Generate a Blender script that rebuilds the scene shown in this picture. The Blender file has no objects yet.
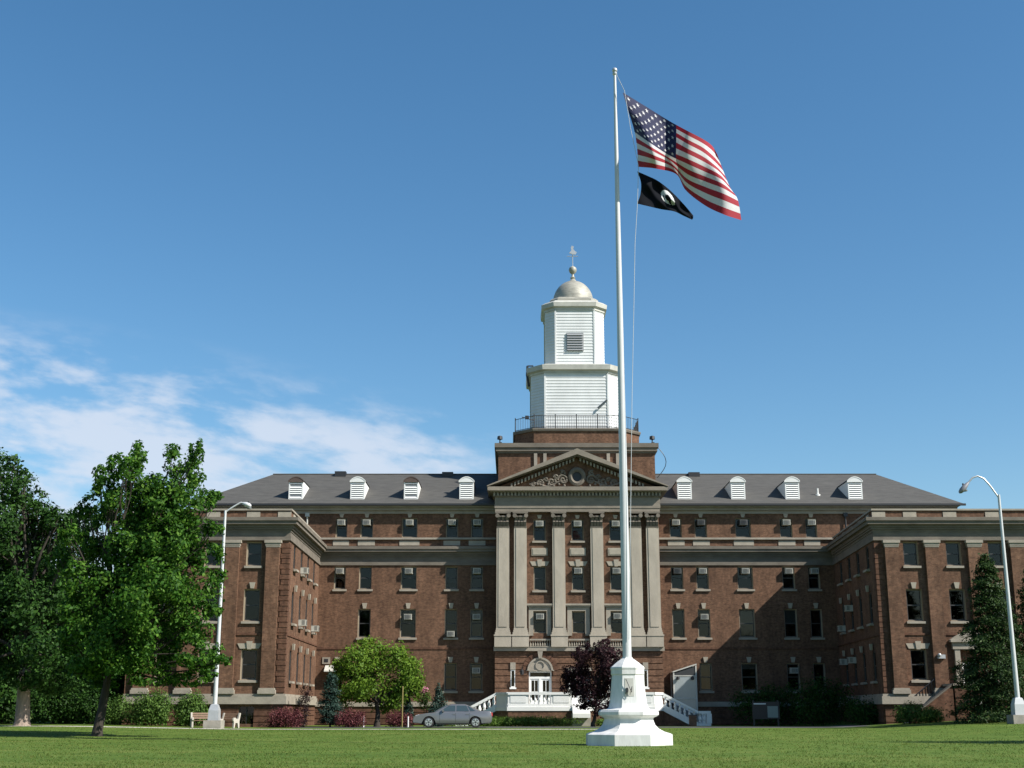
import bpy, bmesh, math, random
import numpy as np
from mathutils import Vector, Matrix
R = math.radians
random.seed(7); rng = np.random.default_rng(11)
scene = bpy.context.scene
COL = scene.collection

# ------------------------------------------------------------------ camera, sky, sun, exposure
FOC, PITCH, EYE = 1300.0, math.atan(328 / 1300.0), 1.1
cam_d = bpy.data.cameras.new('camera'); cam = bpy.data.objects.new('camera', cam_d); COL.objects.link(cam)
cam_d.sensor_width = 36; cam_d.lens = 36 * FOC / 1024
cam.location = (0, 0, EYE); cam.rotation_euler = (math.pi / 2 + PITCH, 0, 0)
cam_d.clip_end = 6000; cam_d.clip_start = 0.1
scene.camera = cam

SUN = Vector((2.0, -1.0, 1.92)).normalized()
world = bpy.data.worlds.new('World'); scene.world = world; world.use_nodes = True
nt = world.node_tree; nt.nodes.clear()
def wn(t, **k):
    n = nt.nodes.new(t)
    for a, b in k.items(): setattr(n, a, b)
    return n
def wm(op, a, b=None, c=None):
    n = wn('ShaderNodeMath', operation=op)
    for i, v in enumerate((a, b, c)):
        if v is None: continue
        if isinstance(v, (int, float)): n.inputs[i].default_value = v
        else: nt.links.new(v, n.inputs[i])
    return n.outputs[0]
sky = wn('ShaderNodeTexSky', sky_type='NISHITA'); sky.sun_disc = False
sky.sun_elevation = math.asin(SUN.z); sky.sun_rotation = math.atan2(SUN.x, SUN.y)
sky.altitude = 0; sky.air_density = 1.05; sky.dust_density = 0.5; sky.ozone_density = 3.0
geo = wn('ShaderNodeTexCoord'); sep = wn('ShaderNodeSeparateXYZ'); nt.links.new(geo.outputs['Generated'], sep.inputs[0])
dx, dy, dz = sep.outputs
ym = wm('MAXIMUM', dy, 0.05)
tx, tz = wm('DIVIDE', dx, ym), wm('DIVIDE', dz, ym)
# thin cloud bank low in the sky on the left: noise on a flat cloud layer far away
zz = wm('ADD', wm('MAXIMUM', dz, 0.0), 0.03)
cv = wn('ShaderNodeCombineXYZ'); nt.links.new(wm('MULTIPLY', tx, 5.0), cv.inputs[0]); nt.links.new(wm('MULTIPLY_ADD', tx, 2.0, wm('MULTIPLY', tz, 13.0)), cv.inputs[1])
cv.inputs[2].default_value = 6.2
n1 = wn('ShaderNodeTexNoise'); n1.inputs['Scale'].default_value = 2.3; n1.inputs['Detail'].default_value = 9; n1.inputs['Roughness'].default_value = 0.57; n1.inputs['Distortion'].default_value = 0.15
nt.links.new(cv.outputs[0], n1.inputs['Vector'])
n2 = wn('ShaderNodeTexNoise'); n2.inputs['Scale'].default_value = 0.75; n2.inputs['Detail'].default_value = 3
nt.links.new(cv.outputs[0], n2.inputs['Vector'])
def mr(v, a, b, c=0.0, d=1.0):
    n = wn('ShaderNodeMapRange', interpolation_type='SMOOTHSTEP')
    nt.links.new(v, n.inputs[0])
    for i, q in enumerate((a, b, c, d)): n.inputs[1 + i].default_value = q
    return n.outputs[0]
top = wm('MULTIPLY_ADD', tx, -0.2, 0.228)                      # upper limit of the bank falls towards the right
band = mr(wm('SUBTRACT', top, tz), -0.015, 0.05)
side = mr(tx, 0.04, -0.07)
n3 = wn('ShaderNodeTexNoise'); n3.inputs['Scale'].default_value = 7.5; n3.inputs['Detail'].default_value = 5; nt.links.new(cv.outputs[0], n3.inputs['Vector'])
den = wm('ADD', wm('MULTIPLY', n3.outputs[0], 0.22), wm('MULTIPLY', n1.outputs[0], 0.6)); den = wm('ADD', den, wm('MULTIPLY', n2.outputs[0], 0.18))
den0 = wm('ADD', wm('MULTIPLY', n1.outputs[0], 0.75), wm('MULTIPLY', n2.outputs[0], 0.25))
den = mr(wm('ADD', den, wm('ADD', wm('MULTIPLY', band, 0.06), wm('MULTIPLY', wm('MULTIPLY', mr(tz, 0.25, 0.2), mr(tx, -0.2, -0.36)), 0.1))), 0.475, 0.67)
cl = wm('MULTIPLY', wm('MULTIPLY', wm('MULTIPLY', den, band), side), 0.8)
hs = wn('ShaderNodeHueSaturation'); hs.inputs['Hue'].default_value = 0.494; hs.inputs['Saturation'].default_value = 1.22; hs.inputs['Value'].default_value = 1.45
nt.links.new(sky.outputs[0], hs.inputs['Color'])
mixc = wn('ShaderNodeMix', data_type='RGBA'); nt.links.new(cl, mixc.inputs[0]); nt.links.new(hs.outputs[0], mixc.inputs[6])
mixc.inputs[7].default_value = (7.3, 8.0, 9.2, 1)
bg = wn('ShaderNodeBackground'); bg.inputs[1].default_value = 0.06
nt.links.new(mixc.outputs[2], bg.inputs[0])
out = wn('ShaderNodeOutputWorld'); nt.links.new(bg.outputs[0], out.inputs[0])

sl = bpy.data.lights.new('sun', 'SUN'); sl.energy = 5.0; sl.angle = R(0.5); sl.color = (1.0, 0.955, 0.88)
so = bpy.data.objects.new('sun', sl); COL.objects.link(so); so.rotation_euler = SUN.to_track_quat('Z', 'Y').to_euler(); so.location = (60, -30, 70)
vs = scene.view_settings; vs.view_transform = 'Standard'; vs.look = 'None'; vs.gamma = 1; vs.exposure = 0.72; vs.use_curve_mapping = False

# ------------------------------------------------------------------ helpers
def at(x, y, Y):
    """world point seen at photo pixel (x, y) on the plane at distance Y"""
    u, v = (x - 512) / FOC, (384 - y) / FOC
    c, s = math.cos(PITCH), math.sin(PITCH); t = Y / (c - v * s)
    return Vector((u * t, Y, EYE + t * (s + v * c)))
def sm(a, b, x):
    t = min(1, max(0, (x - a) / (b - a))); return t * t * (3 - 2 * t)
def hz(x, y):
    b = sm(48, 84, y)
    return b * (0.12 + 0.45 * sm(20, 29, x) + 0.2 * sm(-14, -28, x)) + 0.03 * math.sin(x * .21 + y * .13) * sm(20, 60, y) * (1 - sm(66, 80, y))

class MB:
    def __init__(s): s.v = []; s.f = []; s.m = []
    def poly(s, pts, mi=0):
        n = len(s.v); s.v += [tuple(p) for p in pts]; s.f.append(list(range(n, n + len(pts)))); s.m.append(mi)
    def box(s, x0, x1, y0, y1, z0, z1, mi=0):
        s.hexa([(x0, y0, z0), (x1, y0, z0), (x1, y1, z0), (x0, y1, z0), (x0, y0, z1), (x1, y0, z1), (x1, y1, z1), (x0, y1, z1)], mi)
    def hexa(s, p, mi=0):
        n = len(s.v); s.v += [tuple(q) for q in p]
        for f in ((0, 3, 2, 1), (4, 5, 6, 7), (0, 1, 5, 4), (1, 2, 6, 5), (2, 3, 7, 6), (3, 0, 4, 7)):
            s.f.append([n + i for i in f]); s.m.append(mi)
    def ob(s, W, u0, u1, n0, n1, z0, z1, mi=0):
        """box on a wall frame W=(o,u,n): u along, n outward"""
        o, u, n = W
        q = lambda a, b, z: (o[0] + u[0] * a + n[0] * b, o[1] + u[1] * a + n[1] * b, z)
        s.hexa([q(u0, n0, z0), q(u1, n0, z0), q(u1, n1, z0), q(u0, n1, z0), q(u0, n0, z1), q(u1, n0, z1), q(u1, n1, z1), q(u0, n1, z1)], mi)
    def loft(s, rings, mi=0, cap0=True, cap1=True, closed=True):
        k = len(rings[0]); n = len(s.v)
        for r in rings: s.v += [tuple(p) for p in r]
        for i in range(len(rings) - 1):
            for j in range(k if closed else k - 1):
                a = n + i * k + j; b = n + i * k + (j + 1) % k
                s.f.append([a, b, b + k, a + k]); s.m.append(mi)
        if cap0: s.f.append([n + j for j in range(k)][::-1]); s.m.append(mi)
        if cap1: s.f.append([n + (len(rings) - 1) * k + j for j in range(k)]); s.m.append(mi)
    def lathe(s, c, prof, k=16, mi=0):
        s.loft([[(c[0] + r * math.cos(2 * math.pi * j / k), c[1] + r * math.sin(2 * math.pi * j / k), c[2] + z) for j in range(k)] for r, z in prof], mi)
    def tube(s, pts, rad, k=8, mi=0):
        pts = [Vector(p) for p in pts]; rings = []
        if not hasattr(rad, '__len__'): rad = [rad] * len(pts)
        for i, p in enumerate(pts):
            d = (pts[min(i + 1, len(pts) - 1)] - pts[max(i - 1, 0)]).normalized()
            a = d.cross(Vector((0, 0, 1)) if abs(d.z) < .9 else Vector((0, 1, 0))).normalized(); b = d.cross(a)
            rings.append([p + (a * math.cos(2 * math.pi * j / k) + b * math.sin(2 * math.pi * j / k)) * rad[i] for j in range(k)])
        s.loft(rings, mi)
    def ball(s, c, r, mi=0, k=12, sz=1):
        s.lathe(c, [(max(.001, r * math.sin(math.pi * i / 8)), -r * sz * math.cos(math.pi * i / 8)) for i in range(9)], k, mi)
    def wall(s, W, u0, u1, z0, z1, holes=(), depth=.42, mi=0, mrv=1):
        o, u, n = W
        q = lambda a, b, z: (o[0] + u[0] * a + n[0] * b, o[1] + u[1] * a + n[1] * b, z)
        us = sorted({u0, u1, *[h[0] for h in holes], *[h[1] for h in holes]}); us = [a for a in us if u0 <= a <= u1]
        zs = sorted({z0, z1, *[h[2] for h in holes], *[h[3] for h in holes]}); zs = [a for a in zs if z0 <= a <= z1]
        for a, b in zip(us, us[1:]):
            for c, d in zip(zs, zs[1:]):
                m, w = (a + b) / 2, (c + d) / 2
                if any(h[0] < m < h[1] and h[2] < w < h[3] for h in holes): continue
                s.poly([q(a, 0, c), q(b, 0, c), q(b, 0, d), q(a, 0, d)], mi)
        for a, b, c, d in holes:
            s.poly([q(a, 0, c), q(a, -depth, c), q(a, -depth, d), q(a, 0, d)], mrv)
            s.poly([q(b, 0, c), q(b, 0, d), q(b, -depth, d), q(b, -depth, c)], mrv)
            s.poly([q(a, 0, d), q(a, -depth, d), q(b, -depth, d), q(b, 0, d)], mrv)
            s.poly([q(a, 0, c), q(b, 0, c), q(b, -depth, c), q(a, -depth, c)], mrv)
    def courses(s, W, u0, u1, z0, z1, n, gap, proud, holes=(), mi=0):
        p = (z1 - z0) / n
        for i in range(n):
            a, b = z0 + i * p + gap, z0 + (i + 1) * p
            segs = [(u0, u1)]
            for h in holes:
                if h[2] < b - .01 and h[3] > a + .01:
                    ns = []
                    for q, r in segs:
                        if h[1] <= q or h[0] >= r: ns.append((q, r)); continue
                        if h[0] > q: ns.append((q, h[0]))
                        if h[1] < r: ns.append((h[1], r))
                    segs = ns
            for q, r in segs: s.ob(W, q, r, 0.002, proud, a, b, mi)
    def build(s, name, mats, parent=None, org=None, rot=0, smooth=False, local=False, mesh_only=False, fix=True):
        """verts are in world space unless local; org = world origin of the new object"""
        if org is None: org = WORG.get(parent, Vector((0, 0, 0))) if parent else Vector((0, 0, 0))
        org = Vector(org)
        me = bpy.data.meshes.new(name)
        vs_ = s.v if local else [(a - org.x, b - org.y, c - org.z) for a, b, c in s.v]
        me.from_pydata(vs_, [], s.f)
        if not isinstance(mats, (list, tuple)): mats = [mats]
        for m in mats: me.materials.append(m)
        me.polygons.foreach_set('material_index', s.m)
        if fix:
            bm = bmesh.new(); bm.from_mesh(me); bmesh.ops.recalc_face_normals(bm, faces=bm.faces); bm.to_mesh(me); bm.free()
        if smooth:
            me.polygons.foreach_set('use_smooth', [True] * len(me.polygons)); me.set_sharp_from_angle(angle=R(38))
        me.update()
        if mesh_only: return me
        return link(name, me, parent, org, rot)
WORG = {}
def link(name, data, parent=None, org=(0, 0, 0), rot=0):
    o = bpy.data.objects.new(name, data); COL.objects.link(o)
    org = Vector(org); WORG[o] = org
    if parent: o.parent = parent; o.location = org - WORG[parent]
    else: o.location = org
    o.rotation_euler.z = rot
    return o
def tag(o, label=None, cat=None, group=None, kind=None):
    if label: o['label'] = label
    if cat: o['category'] = cat
    if group: o['group'] = group
    if kind: o['kind'] = kind
    return o
def thing(name, loc, label, cat, group=None):
    return tag(link(name, None, None, loc), label, cat, group)

# ------------------------------------------------------------------ materials
def mat(name, col, rough=.7, metal=0, spec=.5, bump=0, bscale=8, var=0, vscale=1.5, stretch=None, alpha=None, coat=0):
    m = bpy.data.materials.new(name); m.use_nodes = True; t = m.node_tree; b = t.nodes['Principled BSDF']
    b.inputs['Base Color'].default_value = (*col, 1); b.inputs['Roughness'].default_value = rough; b.inputs['Metallic'].default_value = metal
    b.inputs['Specular IOR Level'].default_value = spec; b.inputs['Coat Weight'].default_value = coat
    if var or bump:
        tc = t.nodes.new('ShaderNodeTexCoord'); mp = t.nodes.new('ShaderNodeMapping'); t.links.new(tc.outputs['Object'], mp.inputs[0])
        if stretch: mp.inputs['Scale'].default_value = stretch
    if var:
        n = t.nodes.new('ShaderNodeTexNoise'); n.inputs['Scale'].default_value = vscale; n.inputs['Detail'].default_value = 6; n.inputs['Roughness'].default_value = .62; t.links.new(mp.outputs[0], n.inputs['Vector'])
        r = t.nodes.new('ShaderNodeMapRange'); r.inputs[1].default_value = .3; r.inputs[2].default_value = .7; r.inputs[3].default_value = 1 - var; r.inputs[4].default_value = 1 + var * .6
        t.links.new(n.outputs[0], r.inputs[0])
        x = t.nodes.new('ShaderNodeVectorMath'); x.operation = 'SCALE'; x.inputs[0].default_value = col; t.links.new(r.outputs[0], x.inputs['Scale'])
        t.links.new(x.outputs[0], b.inputs['Base Color'])
    if bump:
        n = t.nodes.new('ShaderNodeTexNoise'); n.inputs['Scale'].default_value = bscale; n.inputs['Detail'].default_value = 5; t.links.new(mp.outputs[0], n.inputs['Vector'])
        bp = t.nodes.new('ShaderNodeBump'); bp.inputs['Strength'].default_value = bump; bp.inputs['Distance'].default_value = .05
        t.links.new(n.outputs[0], bp.inputs['Height']); t.links.new(bp.outputs[0], b.inputs['Normal'])
    return m
def brick_mat(name, c1, c2, mortar):
    m = bpy.data.materials.new(name); m.use_nodes = True; t = m.node_tree; b = t.nodes['Principled BSDF']; b.inputs['Roughness'].default_value = .85; b.inputs['Specular IOR Level'].default_value = .2
    tc = t.nodes.new('ShaderNodeTexCoord'); sp = t.nodes.new('ShaderNodeSeparateXYZ'); t.links.new(tc.outputs['Object'], sp.inputs[0])
    ad = t.nodes.new('ShaderNodeMath'); ad.operation = 'ADD'; t.links.new(sp.outputs[0], ad.inputs[0]); t.links.new(sp.outputs[1], ad.inputs[1])
    cb = t.nodes.new('ShaderNodeCombineXYZ'); t.links.new(ad.outputs[0], cb.inputs[0]); t.links.new(sp.outputs[2], cb.inputs[1])
    br = t.nodes.new('ShaderNodeTexBrick'); br.inputs['Scale'].default_value = 1; br.inputs['Brick Width'].default_value = .23; br.inputs['Row Height'].default_value = .078; br.inputs['Mortar Size'].default_value = .006; br.inputs['Mortar Smooth'].default_value = .3; br.inputs['Bias'].default_value = -.1
    br.inputs['Color1'].default_value = (*c1, 1); br.inputs['Color2'].default_value = (*c2, 1); br.inputs['Mortar'].default_value = (*mortar, 1)
    t.links.new(cb.outputs[0], br.inputs['Vector'])
    prev = br.outputs['Color']
    for sc, lo, hi, st in ((.35, .84, 1.12, (1, 1, 1)), (1.3, .8, 1.12, (1, 1, .12)), (2.2, .8, 1.18, (1, 1, .5)), (5.5, .72, 1.25, (1, 1, 1))):
        mp = t.nodes.new('ShaderNodeMapping'); mp.inputs['Scale'].default_value = st; t.links.new(tc.outputs['Object'], mp.inputs[0])
        n = t.nodes.new('ShaderNodeTexNoise'); n.inputs['Scale'].default_value = sc; n.inputs['Detail'].default_value = 4; t.links.new(mp.outputs[0], n.inputs['Vector'])
        r = t.nodes.new('ShaderNodeMapRange'); r.inputs[1].default_value = .3; r.inputs[2].default_value = .7; r.inputs[3].default_value = lo; r.inputs[4].default_value = hi; t.links.new(n.outputs[0], r.inputs[0])
        x = t.nodes.new('ShaderNodeVectorMath'); x.operation = 'SCALE'; t.links.new(prev, x.inputs[0]); t.links.new(r.outputs[0], x.inputs['Scale']); prev = x.outputs[0]
    t.links.new(prev, b.inputs['Base Color'])
    return m
def leaf_mat(name, dark, mid, light, trans=.3, rough=.5):
    m = bpy.data.materials.new(name); m.use_nodes = True; t = m.node_tree; b = t.nodes['Principled BSDF']; b.inputs['Roughness'].default_value = rough + .08; b.inputs['Specular IOR Level'].default_value = .16
    g = t.nodes.new('ShaderNodeNewGeometry'); r = t.nodes.new('ShaderNodeValToRGB')
    r.color_ramp.elements[0].color = (*dark, 1); r.color_ramp.elements[1].color = (*light, 1); e = r.color_ramp.elements.new(.55); e.color = (*mid, 1)
    t.links.new(g.outputs['Random Per Island'], r.inputs[0]); t.links.new(r.outputs[0], b.inputs['Base Color'])
    tr = t.nodes.new('ShaderNodeBsdfTranslucent'); t.links.new(r.outputs[0], tr.inputs[0])
    mx = t.nodes.new('ShaderNodeMixShader'); mx.inputs[0].default_value = trans
    t.links.new(b.outputs[0], mx.inputs[1]); t.links.new(tr.outputs[0], mx.inputs[2]); t.links.new(mx.outputs[0], t.nodes['Material Output'].inputs[0])
    return m
def glass_mat(name, tint, k=.25, rough=.03):
    m = bpy.data.materials.new(name); m.use_nodes = True; t = m.node_tree; t.nodes.remove(t.nodes['Principled BSDF'])
    tr = t.nodes.new('ShaderNodeBsdfTransparent'); tr.inputs[0].default_value = (*tint, 1)
    gl = t.nodes.new('ShaderNodeBsdfGlossy'); gl.inputs['Roughness'].default_value = rough; gl.inputs[0].default_value = (.8, .74, .66, 1)
    fr = t.nodes.new('ShaderNodeFresnel'); fr.inputs[0].default_value = 1.5
    ad = t.nodes.new('ShaderNodeMath'); ad.operation = 'ADD'; ad.inputs[1].default_value = k; t.links.new(fr.outputs[0], ad.inputs[0])
    mx = t.nodes.new('ShaderNodeMixShader'); t.links.new(ad.outputs[0], mx.inputs[0]); t.links.new(tr.outputs[0], mx.inputs[1]); t.links.new(gl.outputs[0], mx.inputs[2])
    t.links.new(mx.outputs[0], t.nodes['Material Output'].inputs[0]); return m

BRICK = brick_mat('red_brick', (.145, .075, .044), (.094, .046, .027), (.15, .108, .077))
BRICK_RUST = brick_mat('brown_base_brick', (.125, .06, .036), (.088, .04, .025), (.105, .075, .052))
STONE = mat('limestone', (.28, .247, .197), .8, var=.22, vscale=1.3, bump=.15)
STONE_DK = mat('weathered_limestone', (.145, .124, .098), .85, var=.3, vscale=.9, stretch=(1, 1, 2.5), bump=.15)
STONE_PIL = mat('pilaster_limestone', (.36, .315, .25), .8, var=.2, vscale=1.1, stretch=(1, 1, .4), bump=.12)
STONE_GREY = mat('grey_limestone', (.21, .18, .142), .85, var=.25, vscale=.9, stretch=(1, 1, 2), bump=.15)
STONE_PALE = mat('pale_limestone', (.31, .275, .215), .8, var=.2, vscale=1.5, bump=.12)
TRIM = mat('tan_window_trim', (.27, .22, .155), .7)
SASH = mat('dark_sash_paint', (.035, .035, .035), .5)
GLASS = glass_mat('window_glass', (.5, .53, .54), -.005)
CARGLASS = glass_mat('car_glass', (.35, .45, .45), .1)
BLINDS = [mat('blind_grey', (.11, .115, .12), .8), mat('blind_beige', (.4, .35, .28), .8), mat('blind_white', (.45, .47, .48), .8), mat('blind_dark', (.035, .038, .04), .8)]
ROOF = mat('grey_shingle', (.064, .061, .055), .9, var=.3, vscale=2.2, stretch=(.5, 1, 3), bump=.3, bscale=14)
SLATE_DK = mat('dark_shingle', (.085, .06, .05), .9, var=.3, vscale=4)
WHITE = mat('white_paint', (.7, .7, .67), .5, var=.06, vscale=.8)
WHITE_SIDING = mat('white_siding_paint', (.62, .63, .62), .55, var=.1, vscale=.9, stretch=(1, 1, .4))
CREAM = mat('aged_white_paint', (.46, .45, .4), .6, var=.2, vscale=1.2)
DARK = mat('black_iron', (.02, .02, .022), .5)
LOUVER = mat('grey_louver', (.24, .25, .26), .6)
DOME = mat('aged_gilt_dome', (.33, .315, .265), .55, metal=.1, var=.35, vscale=2.0, stretch=(1, 1, 3))
METAL_W = mat('white_pole_paint', (.5, .51, .51), .35, var=.06, vscale=2)
ALU = mat('galvanised_steel', (.45, .46, .47), .45, metal=.4, var=.12, vscale=3)
CONC = mat('concrete', (.29, .265, .225), .9, var=.2, vscale=3, bump=.2)
AC_CASE = mat('air_conditioner_case', (.4, .385, .33), .6); AC_GRILL = mat('air_conditioner_grille', (.1, .1, .095), .7)
BARK = mat('dark_bark', (.034, .027, .02), .9, var=.4, vscale=5, stretch=(2, 2, .5), bump=.5)
BARK_PALE = mat('pale_bark', (.26, .2, .16), .9, var=.4, vscale=4, stretch=(2, 2, .6), bump=.5)
BLACK = mat('interior_dark', (.05, .045, .04), .9)

# ------------------------------------------------------------------ ground, paths
def ground_mat():
    m = bpy.data.materials.new('lawn'); m.use_nodes = True; t = m.node_tree; b = t.nodes['Principled BSDF']; b.inputs['Roughness'].default_value = .9; b.inputs['Specular IOR Level'].default_value = .15
    tc = t.nodes.new('ShaderNodeTexCoord')
    def noise(sc, st, det=5):
        mp = t.nodes.new('ShaderNodeMapping'); mp.inputs['Scale'].default_value = st; t.links.new(tc.outputs['Object'], mp.inputs[0])
        n = t.nodes.new('ShaderNodeTexNoise'); n.inputs['Scale'].default_value = sc; n.inputs['Detail'].default_value = det; n.inputs['Roughness'].default_value = .65; t.links.new(mp.outputs[0], n.inputs['Vector']); return n.outputs[0]
    r = t.nodes.new('ShaderNodeValToRGB'); e = r.color_ramp.elements; e[0].position = .32; e[0].color = (.044, .09, .01, 1); e[1].position = .72; e[1].color = (.155, .168, .04, 1)
    q = r.color_ramp.elements.new(.5); q.color = (.084, .134, .02, 1)
    mx = t.nodes.new('ShaderNodeMath'); mx.operation = 'MULTIPLY_ADD'; mx.inputs[1].default_value = .5
    h = t.nodes.new('ShaderNodeMath'); h.operation = 'MULTIPLY'; h.inputs[1].default_value = .5
    t.links.new(noise(.3, (.2, .8, 1)), h.inputs[0]); t.links.new(noise(1.6, (.7, .35, 1), 8), mx.inputs[0]); t.links.new(h.outputs[0], mx.inputs[2]); t.links.new(mx.outputs[0], r.inputs[0])
    f = noise(14, (1, .3, 1), 4); x = t.nodes.new('ShaderNodeVectorMath'); x.operation = 'SCALE'; rr = t.nodes.new('ShaderNodeMapRange'); rr.inputs[1].default_value = .3; rr.inputs[2].default_value = .7; rr.inputs[3].default_value = .65; rr.inputs[4].default_value = 1.25
    t.links.new(f, rr.inputs[0]); t.links.new(r.outputs[0], x.inputs[0]); t.links.new(rr.outputs[0], x.inputs['Scale']); t.links.new(x.outputs[0], b.inputs['Base Color'])
    bp = t.nodes.new('ShaderNodeBump'); bp.inputs['Strength'].default_value = .3; bp.inputs['Distance'].default_value = .03; t.links.new(noise(9, (1, 1, 1)), bp.inputs['Height']); t.links.new(bp.outputs[0], b.inputs['Normal'])
    return m
LAWN = ground_mat()
def sheet(name, xs, ys, lift, m):
    mb = MB(); n = len(ys)
    mb.v = [(x, y, hz(x, y) + lift) for x in xs for y in ys]
    for i in range(len(xs) - 1):
        for j in range(n - 1):
            a = i * n + j; mb.f.append([a, a + n, a + n + 1, a + 1]); mb.m.append(0)
    return tag(mb.build(name, m, smooth=False), kind='structure')
gx = [-2500, -900, -400, -200, -110] + list(range(-70, 71, 2)) + [110, 200, 400, 900, 2500]
gy = [-400, -120, -50, -20, 0, 10] + list(range(16, 126, 2)) + [140, 180, 260, 400, 800, 1600, 3500]
sheet('lawn', gx, gy, 0, LAWN)
fx = lambda a, b, d=2.0: [a + (b - a) * i / max(1, round((b - a) / d)) for i in range(max(1, round((b - a) / d)) + 1)]
ASPH = mat('asphalt', (.06, .06, .062), .9, var=.2, vscale=4)
PATHC = mat('path_concrete', (.5, .47, .4), .9, var=.15, vscale=2)
sheet('driveway', fx(-14, 23), fx(85.2, 91.5), .012, ASPH)
sheet('path', fx(-60, 7), fx(77.6, 79.2), .012, PATHC)

# ------------------------------------------------------------------ the brick building
AX, YM, YW, YP = 5.1, 102.6, 87.3, 101.0
B = thing('brick_building', (AX, YM, 0), 'huge red-brick institutional building with columned portico, white octagonal cupola and grey hipped roof', 'building')
F_MAIN = ((AX, YM), (1, 0), (0, -1))
F_PORT = ((AX, YP), (1, 0), (0, -1))
F_WL = ((-14.95, YW), (-1, 0), (0, -1))          # u runs away from the court, to the left
F_WR = ((24.35, YW), (1, 0), (0, -1))
sdl = Vector((-15.15 + 14.95, YM - YW)).normalized(); S_L = ((-14.95, YW), (sdl.x, sdl.y), (sdl.y, -sdl.x))     # faces +x
sdr = Vector((25.3 - 24.35, YM - YW)).normalized(); S_R = ((24.35, YW), (sdr.x, sdr.y), (-sdr.y, sdr.x))        # faces -x
SLEN = math.hypot(.95, YM - YW)
rot_of = lambda W: math.atan2(W[2][0], -W[2][1])

# ---- window kit: shared meshes, one object per piece
cache = {}
def kit(key, fn):
    if key not in cache: cache[key] = fn()
    return cache[key]
def frame_mesh(w, h, plain=False):
    mb = MB(); a = w / 2
    for (x0, x1, z0, z1) in ((-a + .002, -a + .06, .002, h - .002), (a - .06, a - .002, .002, h - .002), (-a + .06, a - .06, h - .075, h - .002), (-a + .06, a - .06, .002, .06)):
        mb.box(x0, x1, .2, .3, z0, z1, 0)
    b = a - .061
    for (x0, x1, z0, z1) in ((-b, -b + .05, .06, h - .076), (b - .05, b, .06, h - .076), (-b + .05, b - .05, h - .13, h - .076), (-b + .05, b - .05, .06, .13), (-b + .05, b - .05, h / 2 - .035, h / 2 + .035)):
        mb.box(x0, x1, .24, .33, z0, z1, 1)
    return mb.build('window', [SASH if plain else TRIM, SASH], local=True, mesh_only=True)
def pane_mesh(w, h):
    mb = MB(); a = w / 2 - .1
    mb.box(-a, a, .265, .273, h / 2 + .03, h - .12); mb.box(-a, a, .295, .303, .12, h / 2 - .03)
    return mb.build('pane', GLASS, local=True, mesh_only=True)
def sill_mesh(w):
    mb = MB(); a = w / 2 + .1; mb.hexa([(-a, -.12, -.17), (a, -.12, -.17), (a, .2, -.17), (-a, .1, -.17), (-a, -.12, -.03), (a, -.12, -.03), (a, .1, 0.004), (-a, .1, 0.004)])
    return mb.build('sill', STONE, local=True, mesh_only=True)
def key_mesh(h, k):
    mb = MB(); z0, z1 = h + .03, h + .03 + k; mb.hexa([(-.11, -.09, z0), (.11, -.09, z0), (.11, .05, z0), (-.11, .05, z0), (-.19, -.11, z1), (.19, -.11, z1), (.19, .05, z1), (-.19, .05, z1)])
    return mb.build('keystone', STONE_PALE, local=True, mesh_only=True)
def lintel_mesh(w, h):
    mb = MB(); a = w / 2; mb.hexa([(-a - .1, -.05, h + .02), (a + .1, -.05, h + .02), (a + .1, .05, h + .02), (-a - .1, .05, h + .02), (-a - .28, -.05, h + .36), (a + .28, -.05, h + .36), (a + .28, .05, h + .36), (-a - .28, .05, h + .36)])
    mb.hexa([(-.13, -.1, h - .03), (.13, -.1, h - .03), (.13, -.053, h - .03), (-.13, -.053, h - .03), (-.2, -.12, h + .5), (.2, -.12, h + .5), (.2, -.053, h + .5), (-.2, -.053, h + .5)])
    return mb.build('lintel', STONE_PALE, local=True, mesh_only=True)
def ac_mesh(dark):
    mb = MB(); mb.box(-.3, .3, -.34, .32, 0, .42, 0); mb.box(-.27, .27, -.36, -.342, .03, .39, 0)
    for i in range(7): mb.box(-.23, .12, -.375, -.362, .07 + i * .045, .095 + i * .045, 1)
    for q in (-1, 1):
        for i in range(5): mb.box(q * .302 - .006, q * .312 + .006, -.28, -.06, .08 + i * .065, .115 + i * .065, 1)
    mb.box(.15, .24, -.37, -.362, .08, .36, 1); mb.box(-.31, .31, -.36, .18, .422, .435, 0)
    return mb.build('air_conditioner', [AC_GRILL if dark else AC_CASE, DARK if dark else AC_GRILL], local=True, mesh_only=True)
def blind_mesh(w, h, fr, bi):
    mb = MB(); a = w / 2 - .08
    mb.box(-a, a, .36, .372, h * (1 - fr), h - .08)
    return mb.build('blind', BLINDS[bi], local=True, mesh_only=True)
def surround_mesh(w, h):
    mb = MB(); a = w / 2
    mb.box(-a - .36, -a - .01, -.12, 0, -.2, h + .3); mb.box(a + .01, a + .36, -.12, 0, -.2, h + .3); mb.box(-a - .01, a + .01, -.12, 0, h + .01, h + .3)
    mb.box(-a - .42, a + .42, -.2, 0, h + .302, h + .42); mb.box(-a - .5, a + .5, -.3, 0, h + .422, h + .56)
    return mb.build('stone_surround', STONE, local=True, mesh_only=True)
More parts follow.
